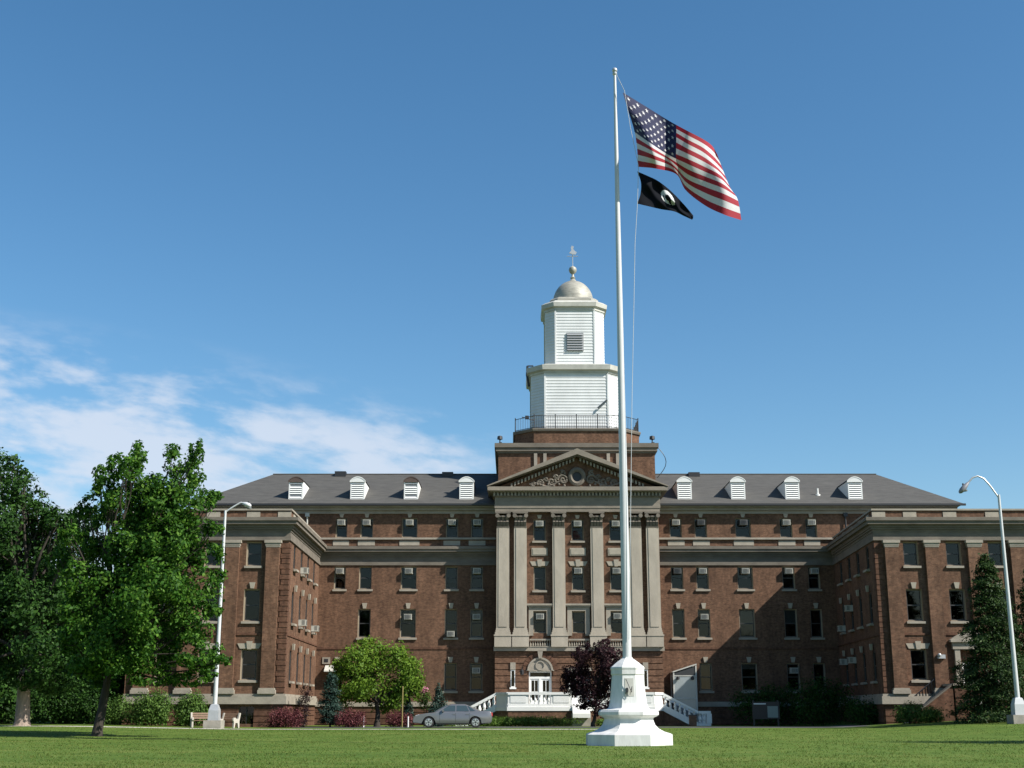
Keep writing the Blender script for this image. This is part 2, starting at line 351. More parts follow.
def window(W, u, z0, z1, w, key=.42, ac=None, blind=None, lintel=False, surround=False, sill=True, proud=0):
    o, ud, n = W; h = round(z1 - z0, 3); rz = rot_of(W)
    pos = Vector((o[0] + ud[0] * u + n[0] * proud, o[1] + ud[1] * u + n[1] * proud, z0))
    f = link('window', kit(('f', w, h, proud > 0), lambda: frame_mesh(w, h, proud > 0)), B, pos, rz)
    def sub(name, me, dz=0):
        c = bpy.data.objects.new(name, me); COL.objects.link(c); c.parent = f; c.location = (0, 0, dz); return c
    sub('pane', kit(('p', w, h), lambda: pane_mesh(w, h)))
    if sill: sub('sill', kit(('s', w), lambda: sill_mesh(w)))
    if key and not lintel and not surround: sub('keystone', kit(('k', h, key), lambda: key_mesh(h, key)))
    if lintel: sub('lintel', kit(('l', w, h), lambda: lintel_mesh(w, h)))
    if surround: sub('stone_surround', kit(('sr', w, h), lambda: surround_mesh(w, h)))
    if blind: sub('blind', kit(('b', w, h, blind), lambda: blind_mesh(w, h, *blind)))
    if ac:
        dz = {'t': h - .6, 'm': h * .62, 'b': .05}[ac[0]]
        sub('air_conditioner', kit(('a', 'd' in ac), lambda: ac_mesh('d' in ac)), dz)
    return f
HOLES = {}
def win(W, wid, u, z0, z1, w, **k):
    HOLES.setdefault(wid, []).append((u - w / 2, u + w / 2, z0, z1)); window(W, u, z0, z1, w, **k)

# ---- main front windows: row, columns (metres from the axis), width
CW = {7.86: .96, 9.85: .96, 13.2: 1.22, 16.6: .98, 18.6: .9}
R4, R3, R2, R1 = (14.48, 16.03), (10.43, 12.2), (6.7, 8.89), (2.67, 4.77)
ac4 = {-18.6: 't', -16.6: 't', -13.2: 't', -9.85: 't', -7.86: 't', 7.86: 't', 9.85: 'td', 13.2: 'td', 16.6: 't', 18.6: 't'}
ac3 = {-18.6: 't', -13.2: 't', -7.86: 't', 7.86: 'td', 9.85: 't', 13.2: 't', 16.6: 't', 18.6: 't'}
bl3 = {-16.6: (.5, 0), -9.85: (.7, 0)}
ac2 = {-13.2: 'm', -9.85: 'b', -7.86: 'm', 9.85: 'm'}
bl2 = {13.2: (.55, 1), 16.6: (.5, 2), -9.85: (.6, 3), 7.86: (.45, 3), -16.6: (.3, 3)}
ac1 = {-7.86: 'm', 16.6: 'm'}; bl1 = {13.2: (.22, 2), 9.85: (.96, 0), -7.86: (.2, 1)}
for c, w in CW.items():
    for s in (-1, 1):
        u = c * s
        win(F_MAIN, 'main', u, *R4, w, key=.3, ac=ac4.get(u), sill=False, blind=random.choice([None, (.95, 0), (.95, 3)]))
        win(F_MAIN, 'main', u, *R3, w, key=0, ac=ac3.get(u), blind=bl3.get(u, random.choice([None, (.95, 3), (.5, 3)])))
        if u != -18.6: win(F_MAIN, 'main', u, *R2, w, ac=ac2.get(u), blind=bl2.get(u))
        if u != 7.86: win(F_MAIN, 'main', u, *R1, w, ac=ac1.get(u), blind=bl1.get(u))
mb = MB()
mb.wall(F_MAIN, -20.3, 20.3, -.4, 17.0, HOLES['main'])
mb.wall(F_MAIN, -30.2, -20.3, 13.0, 17.0); mb.wall(F_MAIN, 20.3, 30.2, 13.0, 17.0)
# ends, back and closed inside
mb.poly([(AX - 30.2, YM, 0), (AX - 30.2, 118, 0), (AX - 30.2, 118, 17), (AX - 30.2, YM, 17)]); mb.poly([(AX + 30.2, YM, 0), (AX + 30.2, 118, 0), (AX + 30.2, 118, 17), (AX + 30.2, YM, 17)])
mb.poly([(AX - 30.2, 118, 0), (AX + 30.2, 118, 0), (AX + 30.2, 118, 17), (AX - 30.2, 118, 17)])
for z in (1.9, 5.9, 9.7, 13.4): mb.poly([(AX - 30, YM + .6, z), (AX + 30, YM + .6, z), (AX + 30, 117.9, z), (AX - 30, 117.9, z)], 2)
mb.poly([(AX - 30, YM + 4, 0), (AX + 30, YM + 4, 0), (AX + 30, YM + 4, 17), (AX - 30, YM + 4, 17)], 2)
main_wall = mb.build('main_wall', [BRICK, TRIM, BLACK], B)
# small vent beside the left corner
mb = MB(); mb.ob(F_MAIN, -19.75, -19.15, 0.003, .06, 4.7, 5.2, 0); mb.ob(F_MAIN, -19.6, -19.3, .062, .08, 4.83, 5.08, 1); mb.build('wall_vent', [STONE, DARK], main_wall)
# bands on the main front
def band(name, W, u0, u1, steps, m, parent):
    mb = MB()
    for n1_, z0, z1 in steps: mb.ob(W, u0, u1, 0.002, n1_, z0, z1)
    return mb.build(name, m, parent)
for s in (-1, 1):
    a, b = (-20.28, -6.35) if s < 0 else (6.35, 20.28)
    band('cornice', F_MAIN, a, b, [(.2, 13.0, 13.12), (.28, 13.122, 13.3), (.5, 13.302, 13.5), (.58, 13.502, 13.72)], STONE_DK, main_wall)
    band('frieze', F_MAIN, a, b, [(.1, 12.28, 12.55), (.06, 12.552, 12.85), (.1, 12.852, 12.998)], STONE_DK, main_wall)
    band('sill_course', F_MAIN, a, b, [(.16, 14.3, 14.45)], STONE, main_wall)
    band('belt_course', F_MAIN, a, b, [(.05, 5.8, 5.95)], BRICK_RUST, main_wall)
    band('water_table', F_MAIN, a, b, [(.16, 1.5, 1.75), (.12, 1.752, 1.86)], STONE, main_wall)
    mb = MB(); mb.courses(F_MAIN, a, b, -.3, 1.49, 4, .05, .07); mb.build('rusticated_base', BRICK_RUST, main_wall)
    for c, w in CW.items():
        mb = MB(); mb.ob(F_MAIN, s * c - w / 2 - .18, s * c + w / 2 + .18, .002, .05, 13.84, 14.22); mb.build('stone_panel', STONE_PALE, B)
band('eave_frieze', F_MAIN, -30.2, 30.2, [(.12, 16.35, 16.6), (.3, 16.602, 16.8), (.5, 16.802, 16.95)], STONE, main_wall)
for x in (307.5, 845):
    p = at(x, 520, YM); mb = MB(); mb.tube([(p.x, YM - .15, 13.75), (p.x, YM - .15, 16.4)], .07); mb.box(p.x - .16, p.x + .16, YM - .3, YM - .01, 16.1, 16.4); mb.build('downpipe', DARK if x > 500 else CREAM, main_wall)

# ---- roof and dormers
EZ, ES = 17.06, .4535
eL, eR, rL, rR = AX - 30.8, AX + 30.7, -20.6, 31.4
mb = MB(); e0, e1, yr, zr = 102.0, 119.2, 110.6, EZ + 8.6 * ES
mb.poly([(eL, e0, EZ), (eR, e0, EZ), (rR, yr, zr), (rL, yr, zr)]); mb.poly([(eR, e0, EZ), (eR, e1, EZ), (rR, yr, zr)]); mb.poly([(eL, e1, EZ), (eL, e0, EZ), (rL, yr, zr)]); mb.poly([(eR, e1, EZ), (eL, e1, EZ), (rL, yr, zr), (rR, yr, zr)])
mb.poly([(eL, e0, EZ - .001), (eL, e1, EZ - .001), (eR, e1, EZ - .001), (eR, e0, EZ - .001)], 1)
roof = mb.build('roof', [ROOF, STONE_DK], B)
mb = MB(); mb.box(eL - .05, eR + .05, e0 - .14, e0 + .02, EZ - .14, EZ + .02); mb.build('gutter', DARK, roof)
mb = MB(); mb.tube([(rL, yr, zr + .03), (rR, yr, zr + .03)], .05, 6); mb.build('ridge_cap', ROOF, roof)
for x, h in ((341, .16), (448, .1), (694, .08)):
    p = at(x, 473, 110.2); mb = MB(); mb.box(p.x - .5, p.x + .45, 109.9, 110.6, zr - .3, zr + h); mb.build('roof_hatch', DARK, roof)
p = at(817.5, 494, 104.5); mb = MB(); zb = EZ + 2.4 * ES; mb.lathe((p.x, 104.4, zb), [(.2, -.1), (.2, .06), (.07, .1), (.07, .55)], 10); mb.build('vent_pipe', WHITE, roof)
def dormer(u, brown):
    x, yf = AX + u, 103.3; zb = EZ + 1.3 * ES - .05; w, h = .57, 1.5
    d = link('dormer', None, B, (x, yf, zb))
    k = 9; arc = [(x - w - .06 + (2 * w + .12) * i / k, zb + h + .34 * math.sin(math.pi * i / k) ** .8) for i in range(k + 1)]
    mb = MB()
    yb = lambda z: 102 + (z - EZ) / ES + .1
    for sx in (-1, 1):
        mb.poly([(x + sx * w, yf, zb), (x + sx * w, yf, zb + h), (x + sx * w, yb(zb + h), zb + h)])
        mb.box(x + sx * w - (.1 if sx > 0 else -0.0), x + sx * w + (.0 if sx > 0 else .1), yf - .04, yf - .001, zb, zb + h)
    mb.box(x - w + .1, x + w - .1, yf - .04, yf - .001, zb, zb + .1); mb.box(x - w - .07, x + w + .07, yf - .1, yf - .041, zb - .06, zb + .0)
    mb.poly([(x - w + .1, yf, zb + .1), (x + w - .1, yf, zb + .1), (x + w - .1, yf, zb + h), (x - w + .1, yf, zb + h)], 1)
    mb.build('dormer_wall', [WHITE, LOUVER], d, (x, yf, zb))
    mb = MB(); n = 8
    for i in range(n):
        z = zb + .13 + i * (h - .2) / n
        if brown and i in (1, 6): continue
        mb.hexa([(x - w + .1, yf - .06, z), (x + w - .1, yf - .06, z), (x + w - .1, yf - .02, z + .07), (x - w + .1, yf - .02, z + .07), (x - w + .1, yf - .05, z + .02), (x + w - .1, yf - .05, z + .02), (x + w - .1, yf - .005, z + .11), (x - w + .1, yf - .005, z + .11)])
    mb.build('louver', WHITE, d, (x, yf, zb))
    mb = MB()
    mb.poly([(q[0], yf - .12, q[1]) for q in arc], 0); mb.box(x - w - .06, x + w + .06, yf - .12, yf - .042, zb + h - .09, zb + h - .002, 0)
    for i in range(k):
        a, b = arc[i], arc[i + 1]; mb.poly([(a[0], yf - .14, a[1] + .03), (b[0], yf - .14, b[1] + .03), (b[0], yb(b[1]) + .2, b[1] + .03), (a[0], yb(a[1]) + .2, a[1] + .03)], 1)
        mb.poly([(a[0], yf - .14, a[1] + .03), (b[0], yf - .14, b[1] + .03), (b[0], yf - .14, b[1] - .05), (a[0], yf - .14, a[1] - .05)], 1 if brown else 0)
    mb.build('dormer_roof', [SLATE_DK if brown else WHITE, SLATE_DK if brown else ROOF], d, (x, yf, zb))
for u, br in ((-22.45, 1), (-17.5, 0), (-13.2, 1), (-8.75, 0), (8.75, 0), (13.05, 0), (17.4, 0), (22.45, 0)): dormer(u, br)

# ---- wings
WR3, WR2, WR1 = (10.6, 12.2), (6.94, 9.05), (3.13, 5.13)
RB = [None, (.3, 3), None, None, (.4, 3), None]
def wing(W, S, side, wins, pils, ulen, acs, door=None):
    wid = 'wing%d' % side; sid = 'side%d' % side
    for i, u in enumerate(wins):
        win(W, wid, u, *WR3, 1.0, key=0, blind=(.52, 1) if i == 0 else RB[i % 6])
        win(W, wid, u, *WR2, 1.05, key=.4, blind=RB[(i + 2) % 6])
        if not (door and abs(u - door) < 1.9): win(W, wid, u, *WR1, 1.05, lintel=True, blind=RB[(i + 4) % 6])
    HOLES[wid] += [(u - .5, u + .5, .35, 1.45) for u in wins if not (door and abs(u - door) < 3.2)]
    if door: HOLES[wid].append((door - .75, door + .75, 2.9, 5.0))
    for i, v in enumerate((2.5, 5.9, 9.2, 12.5)):
        win(S, sid, v, *WR3, .95, key=0, ac=acs.get((3, i)), proud=.15); win(S, sid, v, *WR2, .95, ac=acs.get((2, i)), proud=.15); win(S, sid, v, *WR1, .95, ac=acs.get((1, i)), proud=.15)
    mb = MB(); mb.wall(W, 0, ulen, -.4, 14.3, HOLES[wid]); mb.wall(S, 0, SLEN - .003, -.4, 14.3, HOLES[sid], .2, 0, 0)
    sg = -1 if side < 0 else 1; x0 = W[0][0]; xe = x0 + sg * ulen; xf = S[0][0] + S[1][0] * SLEN
    mb.poly([(xe, YW, -.4), (xe, YM, -.4), (xe, YM, 14.3), (xe, YW, 14.3)]); 
    if abs(xe - AX) > 30.2: mb.poly([(xe, YM - .01, -.4), (AX + sg * 30.2, YM - .01, -.4), (AX + sg * 30.2, YM - .01, 14.3), (xe, YM - .01, 14.3)])
    mb.poly([(x0 + sg * .1, YW + .1, 13.75), (xe, YW + .1, 13.75), (xe, YM - .01, 13.75), (xf + sg * .1, YM - .01, 13.75)], 2)
    for z in (2.0, 5.9, 9.7): mb.poly([(x0 + sg * .7, YW + .7, z), (xe, YW + .7, z), (xe, YM - .1, z), (xf + sg * .7, YM - .1, z)], 2)
    mb.poly([(x0 + sg * 4, YW + 1, 0), (x0 + sg * 4, YM - .1, 0), (x0 + sg * 4, YM - .1, 13.7), (x0 + sg * 4, YW + 1, 13.7)], 2); mb.poly([(x0 + sg * 1, YW + 4, 0), (xe, YW + 4, 0), (xe, YW + 4, 13.7), (x0 + sg * 1, YW + 4, 13.7)], 2)
    w = mb.build('wing_wall', [BRICK, TRIM, BLACK], B, (x0, YW, 0))
    # mitred mouldings round the corner: front run plus side run
    def around(name, steps, m, inner=SLEN - .004, lo=.002):
        mb = MB()
        for n1_, z0, z1 in steps:
            mb.ob(W, -n1_, ulen, lo, n1_, z0, z1); mb.ob(S, .003, inner, lo, n1_, z0 + .0015, z1 - .0015)
        return mb.build(name, m, w, (x0, YW, 0))
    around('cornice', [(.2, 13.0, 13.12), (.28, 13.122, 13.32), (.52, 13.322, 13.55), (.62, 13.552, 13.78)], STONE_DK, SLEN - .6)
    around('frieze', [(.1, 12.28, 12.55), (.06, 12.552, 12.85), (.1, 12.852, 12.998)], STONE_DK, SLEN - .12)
    around('coping', [(.1, 14.302, 14.42)], STONE, SLEN - .6, lo=-.3)
    around('water_table', [(.26, 1.6, 2.1), (.18, 2.102, 2.25)], STONE, SLEN - .3)
    mb = MB(); mb.ob(W, -.064, ulen, .001, .064, 6.02, 6.14); mb.ob(S, 0.004, SLEN - .01, .001, .062, 6.021, 6.139); mb.build('belt_course', BRICK_RUST, w)
    mb = MB(); mb.courses(W, -.05, ulen, -.35, 1.59, 5, .05, .09, HOLES[wid]); mb.courses(S, .004, SLEN - .2, -.35, 1.588, 5, .052, .088); mb.build('rusticated_base', BRICK_RUST, w)
    mb = MB()
    for i in range(28):
        z = 2.3 + i * .35; L = .56 if i % 2 else .46
        mb.ob(W, -.05, L, .002, .05, z + .035, z + .34); mb.ob(S, .003, .6 if i % 2 else .45, .002, .05, z + .036, z + .339)
    mb.build('quoin_strip', BRICK_RUST, w)
    for u in [q + 1.45 for q in pils] + [.4]:
        mb = MB(); mb.ob(W, u - .45, u + .45, .002, .04, 13.86, 14.22); mb.build('parapet_panel', STONE_PALE, w)
    for v in (1.6, 4.6, 7.6, 10.6, 13.2):
        mb = MB(); mb.ob(S, v - .45, v + .45, .002, .04, 13.86, 14.22); mb.build('parapet_panel', STONE_PALE, w)
    for u in pils:
        mb = MB(); mb.ob(W, u - .45, u + .45, .002, .27, 2.62, 11.8)
        mb.ob(W, u - .58, u + .58, .003, .36, 2.252, 2.5, 1); mb.ob(W, u - .52, u + .52, .003, .33, 2.502, 2.618, 1)
        mb.ob(W, u - .47, u + .47, .003, .29, 11.802, 11.9, 1); mb.ob(W, u - .5, u + .5, .003, .32, 11.902, 12.08, 1); mb.ob(W, u - .57, u + .57, .003, .38, 12.082, 12.276, 1)
        mb.build('pilaster', [BRICK, STONE], w)
    for u in wins:
        if door and abs(u - door) < 3.2: continue
        mb = MB(); mb.ob(W, u - .499, u + .499, -.22, -.2, .352, 1.448, 0); mb.ob(W, u - .03, u + .03, -.2, -.17, .352, 1.448, 1); mb.build('basement_window', [GLASS, SASH], w)
    return w
LW = [2.35, 5.15, 7.95, 10.75, 13.55, 16.35]; LP = [1.05, 3.75, 6.55, 9.35, 12.15, 14.95, 17.75]
wing_l = wing(F_WL, S_L, -1, LW[:3], LP[:4], 10.4, {(3, 1): 'b', (2, 1): 'b', (2, 3): 'b'})
RWN = [2.4, 5.27, 8.1, 10.9, 13.7, 16.5]; RP = [1.05, 3.75, 6.6, 9.45, 12.3, 15.1, 17.9]
wing_r = wing(F_WR, S_R, 1, RWN, RP, 20.5, {(2, 2): 'm', (2, 3): 'b', (1, 2): 't', (1, 3): 't'}, door=5.95)

# ---- right wing entrance (door surround, podium, flight of steps)
def wing_door():
    W, u = F_WR, 5.95; mb = MB()
    for s in (-1, 1): mb.ob(W, u + s * 1.05 - .17, u + s * 1.05 + .17, .003, .25, 2.85, 5.1)
    mb.ob(W, u - 1.35, u + 1.35, .003, .3, 5.102, 5.55); mb.ob(W, u - 1.5, u + 1.5, .003, .45, 5.552, 5.7)
    k = 10; o = W[0]; pts = [(o[0] + u - 1.5 + 3.0 * i / k, 5.702 + .62 * math.sin(math.pi * i / k)) for i in range(k + 1)]
    mb.loft([[(x, YW - .35, z) for x, z in pts], [(x, YW - .003, z) for x, z in pts]])
    ds = mb.build('door_surround', STONE, B)
    mb = MB(); mb.ob(W, u - .75, u + .75, -.2, -.15, 2.9, 5.0, 0); mb.ob(W, u - .72, u - .62, -.14, -.1, 2.9, 4.1, 1); mb.ob(W, u + .62, u + .72, -.14, -.1, 2.9, 4.1, 1); mb.ob(W, u - .72, u + .72, -.14, -.1, 4.1, 4.25, 1); mb.ob(W, u - .6, u + .6, -.14, -.12, 2.9, 4.08, 2)
    mb.build('door', [BRICK, WHITE, SASH], B)
    x0, x1 = 28.2, 32.6; mb = MB(); mb.box(x0, x1, 85.0, YW - .1, 0, 2.72, 0); mb.box(x0 - .12, x1 + .1, 84.9, YW - .28, 2.722, 2.86, 1)
    for z in (.7, 1.35, 2.0): mb.box(x0 - .03, x1 + .02, 84.955, 84.998, z, z + .55, 0)
    pod = mb.build('entrance_podium', [BRICK_RUST, STONE], B)
    mb = MB(); mb.box(29.35, 29.85, 84.93, 84.952, 1.45, 1.95, 0); mb.build('wall_plate', WHITE, pod)
    mb = MB(); n = 10
    for i in range(n):
        xa = x0 - .13 - i * .27; mb.box(xa - .27, xa, 85.45, 87.0, .2, 2.7 - (i + 1) * .225)
    mb.build('step', CONC, B)
    mb = MB(); mb.hexa([(x0 - 2.9, 85.0, .2), (x0 - .13, 85.0, .2), (x0 - .13, 85.4, .2), (x0 - 2.9, 85.4, .2), (x0 - 2.9, 85.0, .7), (x0 - .13, 85.0, 2.75), (x0 - .13, 85.4, 2.75), (x0 - 2.9, 85.4, .7)], 0); sp_ = mb.build('stair_parapet', BRICK_RUST, B); mb = MB(); mb.hexa([(x0 - 2.95, 84.95, .702), (x0 - .135, 84.95, 2.752), (x0 - .135, 85.45, 2.752), (x0 - 2.95, 85.45, .702), (x0 - 2.95, 84.95, .8), (x0 - .135, 84.95, 2.85), (x0 - .135, 85.45, 2.85), (x0 - 2.95, 85.45, .8)]); mb.build('parapet_coping', STONE_DK, sp_)
    mb = MB(); a, b = Vector((x0 - 2.8, 87.1, 1.45)), Vector((x0 - .2, 87.1, 3.5)); mb.tube([a, b], .035, 6); mb.tube([a - Vector((0, 0, .75)), b - Vector((0, 0, .75))], .025, 6)
    for i in range(14):
        p = a.lerp(b, i / 13); mb.tube([p, p - Vector((0, 0, 1.0))], .018, 5)
    mb.build('iron_railing', DARK, B)
    p = at(941, 657, YW - .3); mb = MB(); mb.box(p.x - .25, p.x + .25, YW - .45, YW - .15, p.z - .1, p.z + .15); mb.tube([(p.x - .1, YW - .2, p.z - .1), (p.x - .3, YW - .02, p.z - .6)], .05, 6); mb.ball((p.x - .15, YW - .5, p.z + .12), .12); mb.build('floodlight', ALU, B)
wing_door()

# ---- portico
def portico():
    W = F_PORT; PH = 'port'
    acs = {(4, -1): 't', (4, 0): 't', (4, 1): 't', (3, 0): 't', (3, 1): 't', (2, -1): 'm', (2, 1): 't'}
    for i in (-1, 0, 1):
        u = i * 2.96
        win(W, PH, u, 14.02, 15.7, .95, key=.28, ac=acs.get((4, i))); win(W, PH, u, 10.2, 12.05, .95, lintel=True, ac=acs.get((3, i))); win(W, PH, u, 6.95, 8.6, 1.0, surround=True, sill=False, ac=acs.get((2, i)), blind=(.3, 1) if i == 1 else None)
    doors = [(-2.96, .86), (0, .86), (2.96, .86)]
    dh = [(u - a, u + a, 1.45, 4.12) for u, a in doors]
    lh = [(-5.2, -4.86, 2.9, 4.2), (4.86, 5.2, 2.9, 4.2)]
    HOLES[PH] += dh + lh
    mb = MB(); mb.wall(W, -6.35, 6.35, -.3, 17.2, HOLES[PH])
    for s in (-1, 1): mb.poly([(AX + s * 6.35, YP, -.3), (AX + s * 6.35, YM, -.3), (AX + s * 6.35, YM, 17.2), (AX + s * 6.35, YP, 17.2)])
    mb.courses(W, -6.4, 6.4, 1.45, 5.55, 9, .06, .08, dh + lh + [(-3.95, -1.97, 4.1, 5.3)], 0)
    pw = mb.build('portico_wall', [BRICK_RUST if 0 else BRICK, TRIM], B)
    for s in (-1, 1):
        mb = MB(); Ws = ((AX + s * 6.35, YP), (0, 1), (s, 0)); mb.courses(Ws, 0, 1.55, 1.45, 5.55, 9, .06, .06); mb.build('side_rustication', BRICK_RUST, pw)
    band('belt_course', W, -6.5, 6.5, [(.28, 5.6, 5.9)], STONE, pw)
    for u in (-5.8, -4.45, -1.48, 1.48, 4.45, 5.8):
        mb = MB(); n0 = .003
        mb.ob(W, u - .49, u + .49, n0, .34, 7.3, 15.0); mb.ob(W, u - .34, u + .34, .342, .38, 7.4, 14.95)
        p = mb.build('pilaster', STONE_PIL, B)
        mb = MB(); mb.ob(W, u - .64, u + .64, n0, .46, 5.902, 6.7); mb.ob(W, u - .68, u + .68, n0, .5, 6.702, 6.82); mb.ob(W, u - .6, u + .6, n0, .44, 6.822, 7.0); mb.ob(W, u - .55, u + .55, n0, .4, 7.002, 7.15); mb.ob(W, u - .52, u + .52, n0, .37, 7.152, 7.298); mb.build('pedestal', STONE_PIL, p)
        mb = MB(); mb.ob(W, u - .46, u + .46, n0, .33, 15.002, 15.95); mb.ob(W, u - .5, u + .5, n0, .38, 15.002, 15.06)
        for row, (z, q, hh) in enumerate(((15.08, 4, .46), (15.45, 3, .5))):
            for j in range(q):
                x = u - .46 + (j + .5) * .92 / q
                mb.hexa([(AX + x - .09, YP - .36, z), (AX + x + .09, YP - .36, z), (AX + x + .09, YP - .33, z), (AX + x - .09, YP - .33, z), (AX + x - .1, YP - .56 - .04 * row, z + hh * .75), (AX + x + .1, YP - .56 - .04 * row, z + hh * .75), (AX + x + .07, YP - .4, z + hh), (AX + x - .07, YP - .4, z + hh)])
        for s in (-1, 1):
            mb.tube([(AX + u + s * .42, YP - .3, 15.9), (AX + u + s * .44, YP - .62, 15.9)], .16, 10)
            mb.tube([(AX + u + s * .12, YP - .33, 15.85), (AX + u + s * .12, YP - .48, 15.85)], .09, 8)
        mb.ob(W, u - .6, u + .6, n0, .58, 16.07, 16.22); mb.build('capital', STONE_DK, p)
    # balconettes between the pedestals
    for u in (-2.96, 0, 2.96):
        mb = MB(); mb.ob(W, u - .8, u + .8, .1, .32, 6.38, 6.5); mb.ob(W, u - .8, u + .8, .1, .32, 5.902, 5.96)
        for j in range(9): mb.lathe((AX + u - .72 + j * .18, YP - .21, 5.96), [(.05, 0), (.065, .1), (.03, .28), (.05, .42)], 6)
        mb.build('balconette', STONE, pw)
    for u in (-2.96, 0, 2.96):
        mb = MB(); mb.ob(W, u - .62, u + .62, .003, .07, 12.85, 13.45); mb.ob(W, u - .52, u + .52, .072, .1, 12.93, 13.37); mb.build('stone_panel', STONE_PALE, B)
    # entablature
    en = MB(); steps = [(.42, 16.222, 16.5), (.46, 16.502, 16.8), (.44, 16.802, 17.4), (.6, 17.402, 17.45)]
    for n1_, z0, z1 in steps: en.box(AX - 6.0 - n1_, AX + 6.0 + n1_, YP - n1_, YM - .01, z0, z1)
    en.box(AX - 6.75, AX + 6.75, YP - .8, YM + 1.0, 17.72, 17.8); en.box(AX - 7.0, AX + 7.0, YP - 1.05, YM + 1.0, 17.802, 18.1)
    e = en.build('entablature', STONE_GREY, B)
    mb = MB(); mb.box(AX - 6.5, AX + 6.5, YP - .5, YM, 17.452, 17.718, 1)
    for i in range(48): mb.ob(W, -6.55 + i * .2745, -6.55 + i * .2745 + .14, .502, .66, 17.46, 17.715, 0)
    mb.build('dentil_band', [STONE, STONE_DK], e)
    # pediment: tympanum, raking cornices, oculus, carving
    zb, za, hw = 18.1, 21.12, 7.0; sl_ = (za - zb - .1) / hw
    mb = MB(); mb.poly([(AX - 6.4, YP - .25, zb + .005), (AX + 6.4, YP - .25, zb + .005), (AX, YP - .25, za - .35)]); ped = mb.build('pediment', BRICK, B)
    def rake(name, n0_, n1_, d0, d1, m, h0=hw):
        mb = MB()
        for s in (-1, 1):
            z = lambda x, d: za - d - x * sl_
            p = lambda x, y, d: (AX + s * x, y, max(zb + .003, z(x, d)))
            mb.hexa([p(0, YP - n1_, d1), p(h0 + .05, YP - n1_, d1), p(h0 + .05, YM + .35, d1), p(0, YM + .35, d1), p(0, YP - n1_, d0), p(h0 + .05, YP - n1_, d0), p(h0 + .05, YM + .35, d0), p(0, YM + .35, d0)])
        return mb.build(name, m, ped)
    rake('raking_cornice', 0, 1.1, 0, .46, STONE_GREY); rake('raking_soffit', 0, .9, .463, .56, STONE_DK, 6.95)
    for s in (-1, 1):
        mb = MB()
        for i in range(22):
            x = .2 + i * .27; z = za - .563 - x * sl_
            if z - .3 < zb: continue
            mb.hexa([(AX + s * x, YP - .62, z - .26), (AX + s * (x + .14), YP - .62, z - .26 - .14 * sl_), (AX + s * (x + .14), YP - .255, z - .26 - .14 * sl_), (AX + s * x, YP - .255, z - .26), (AX + s * x, YP - .62, z), (AX + s * (x + .14), YP - .62, z - .14 * sl_), (AX + s * (x + .14), YP - .255, z - .14 * sl_), (AX + s * x, YP - .255, z)])
        mb.build('raking_dentil', STONE, ped)
    mb = MB(); cz = 19.0
    ring = [[(AX + math.cos(a) * r, YP - y, cz + math.sin(a) * r * 1.1) for a in [2 * math.pi * j / 24 for j in range(24)]] for r, y in ((.36, .26), (.36, .4), (.5, .48), (.66, .42), (.7, .26))]
    mb.loft(ring, 0, False, False); mb.poly([(AX + math.cos(2 * math.pi * j / 24) * .37, YP - .262, cz + math.sin(2 * math.pi * j / 24) * .41) for j in range(24)], 1)
    mb.build('oculus', [STONE_DK, DARK], ped)
    mb = MB()
    for s in (-1, 1):
        for cx, cz_, r0, turns, ph in ((1.1, 18.75, .42, 1.6, 0), (2.0, 18.6, .34, 1.6, 2.4), (2.85, 18.5, .28, 1.4, 0), (1.15, 19.25, .24, 1.3, 1), (3.5, 18.4, .2, 1.2, 2), (1.65, 18.95, .2, 1.2, 0), (2.45, 18.75, .18, 1.2, 0)):
            pts = [(AX + s * (cx + r0 * (1 - i / 26) * math.cos(ph + turns * 2 * math.pi * i / 24)), YP - .3, cz_ + r0 * (1 - i / 26) * math.sin(ph + turns * 2 * math.pi * i / 24)) for i in range(24)]
            mb.tube(pts, .095, 6)
        pts = [(AX + s * (.75 + i * .3), YP - .3, 18.32 + .16 * math.sin(i * .9) + .3 * math.exp(-i * .3)) for i in range(11)]; mb.tube(pts, .08, 6)
        for i in range(7): mb.ball((AX + s * (1.0 + i * .42), YP - .3, 18.3 + .1 * (i % 2)), .11, k=7)
    mb.build('scroll_carving', STONE_DK, ped)
    # doors
    def door(u, arch):
        mb = MB(); a = .86; z0, z1 = 1.45, 4.1
        for (p, q, r, s) in ((-a, -a + .09, z0, z1), (a - .09, a, z0, z1), (-a + .09, a - .09, z1 - .09, z1), (-a + .09, a - .09, 3.55, 3.7), (-.09, .09, z0, 3.55)): mb.ob(W, u + p, u + q, -.2, -.06, r, s, 0)
        for s in (-1, 1):
            c = s * .43; 
            for (p, q, r, t_) in ((-.34, -.24, z0, 3.55), (.24, .34, z0, 3.55), (-.24, .24, 3.42, 3.55), (-.24, .24, z0, 1.95), (-.24, .24, 2.55, 2.6), (-.02, .02, 1.95, 3.42)): mb.ob(W, u + c + p, u + c + q, -.17, -.11, r, t_, 0)
        d = mb.build('door', WHITE, B)
        mb = MB(); mb.ob(W, u - a + .09, u + a - .09, -.16, -.15, 1.95, 4.02); mb.build('pane', GLASS, d)
        if arch:
            k = 14; mb = MB(); o = W[0]; r = .98
            arc = lambda rr, y: [(o[0] + u + rr * math.cos(math.pi * i / k), YP - y, 4.15 + rr * math.sin(math.pi * i / k)) for i in range(k + 1)]
            mb.loft([arc(r, .004), arc(r, .12)], 0); mb.loft([arc(r, .05), arc(r, .2), arc(r * .86, .2), arc(r * .86, .12)], 0, False, False, False)
            rg = [[(o[0] + u + math.cos(2 * math.pi * j / 16) * q, YP - y, 4.52 + math.sin(2 * math.pi * j / 16) * q) for j in range(16)] for q, y in ((.28, .12), (.28, .19), (.36, .19), (.36, .12))]; mb.loft(rg, 0, False, False)
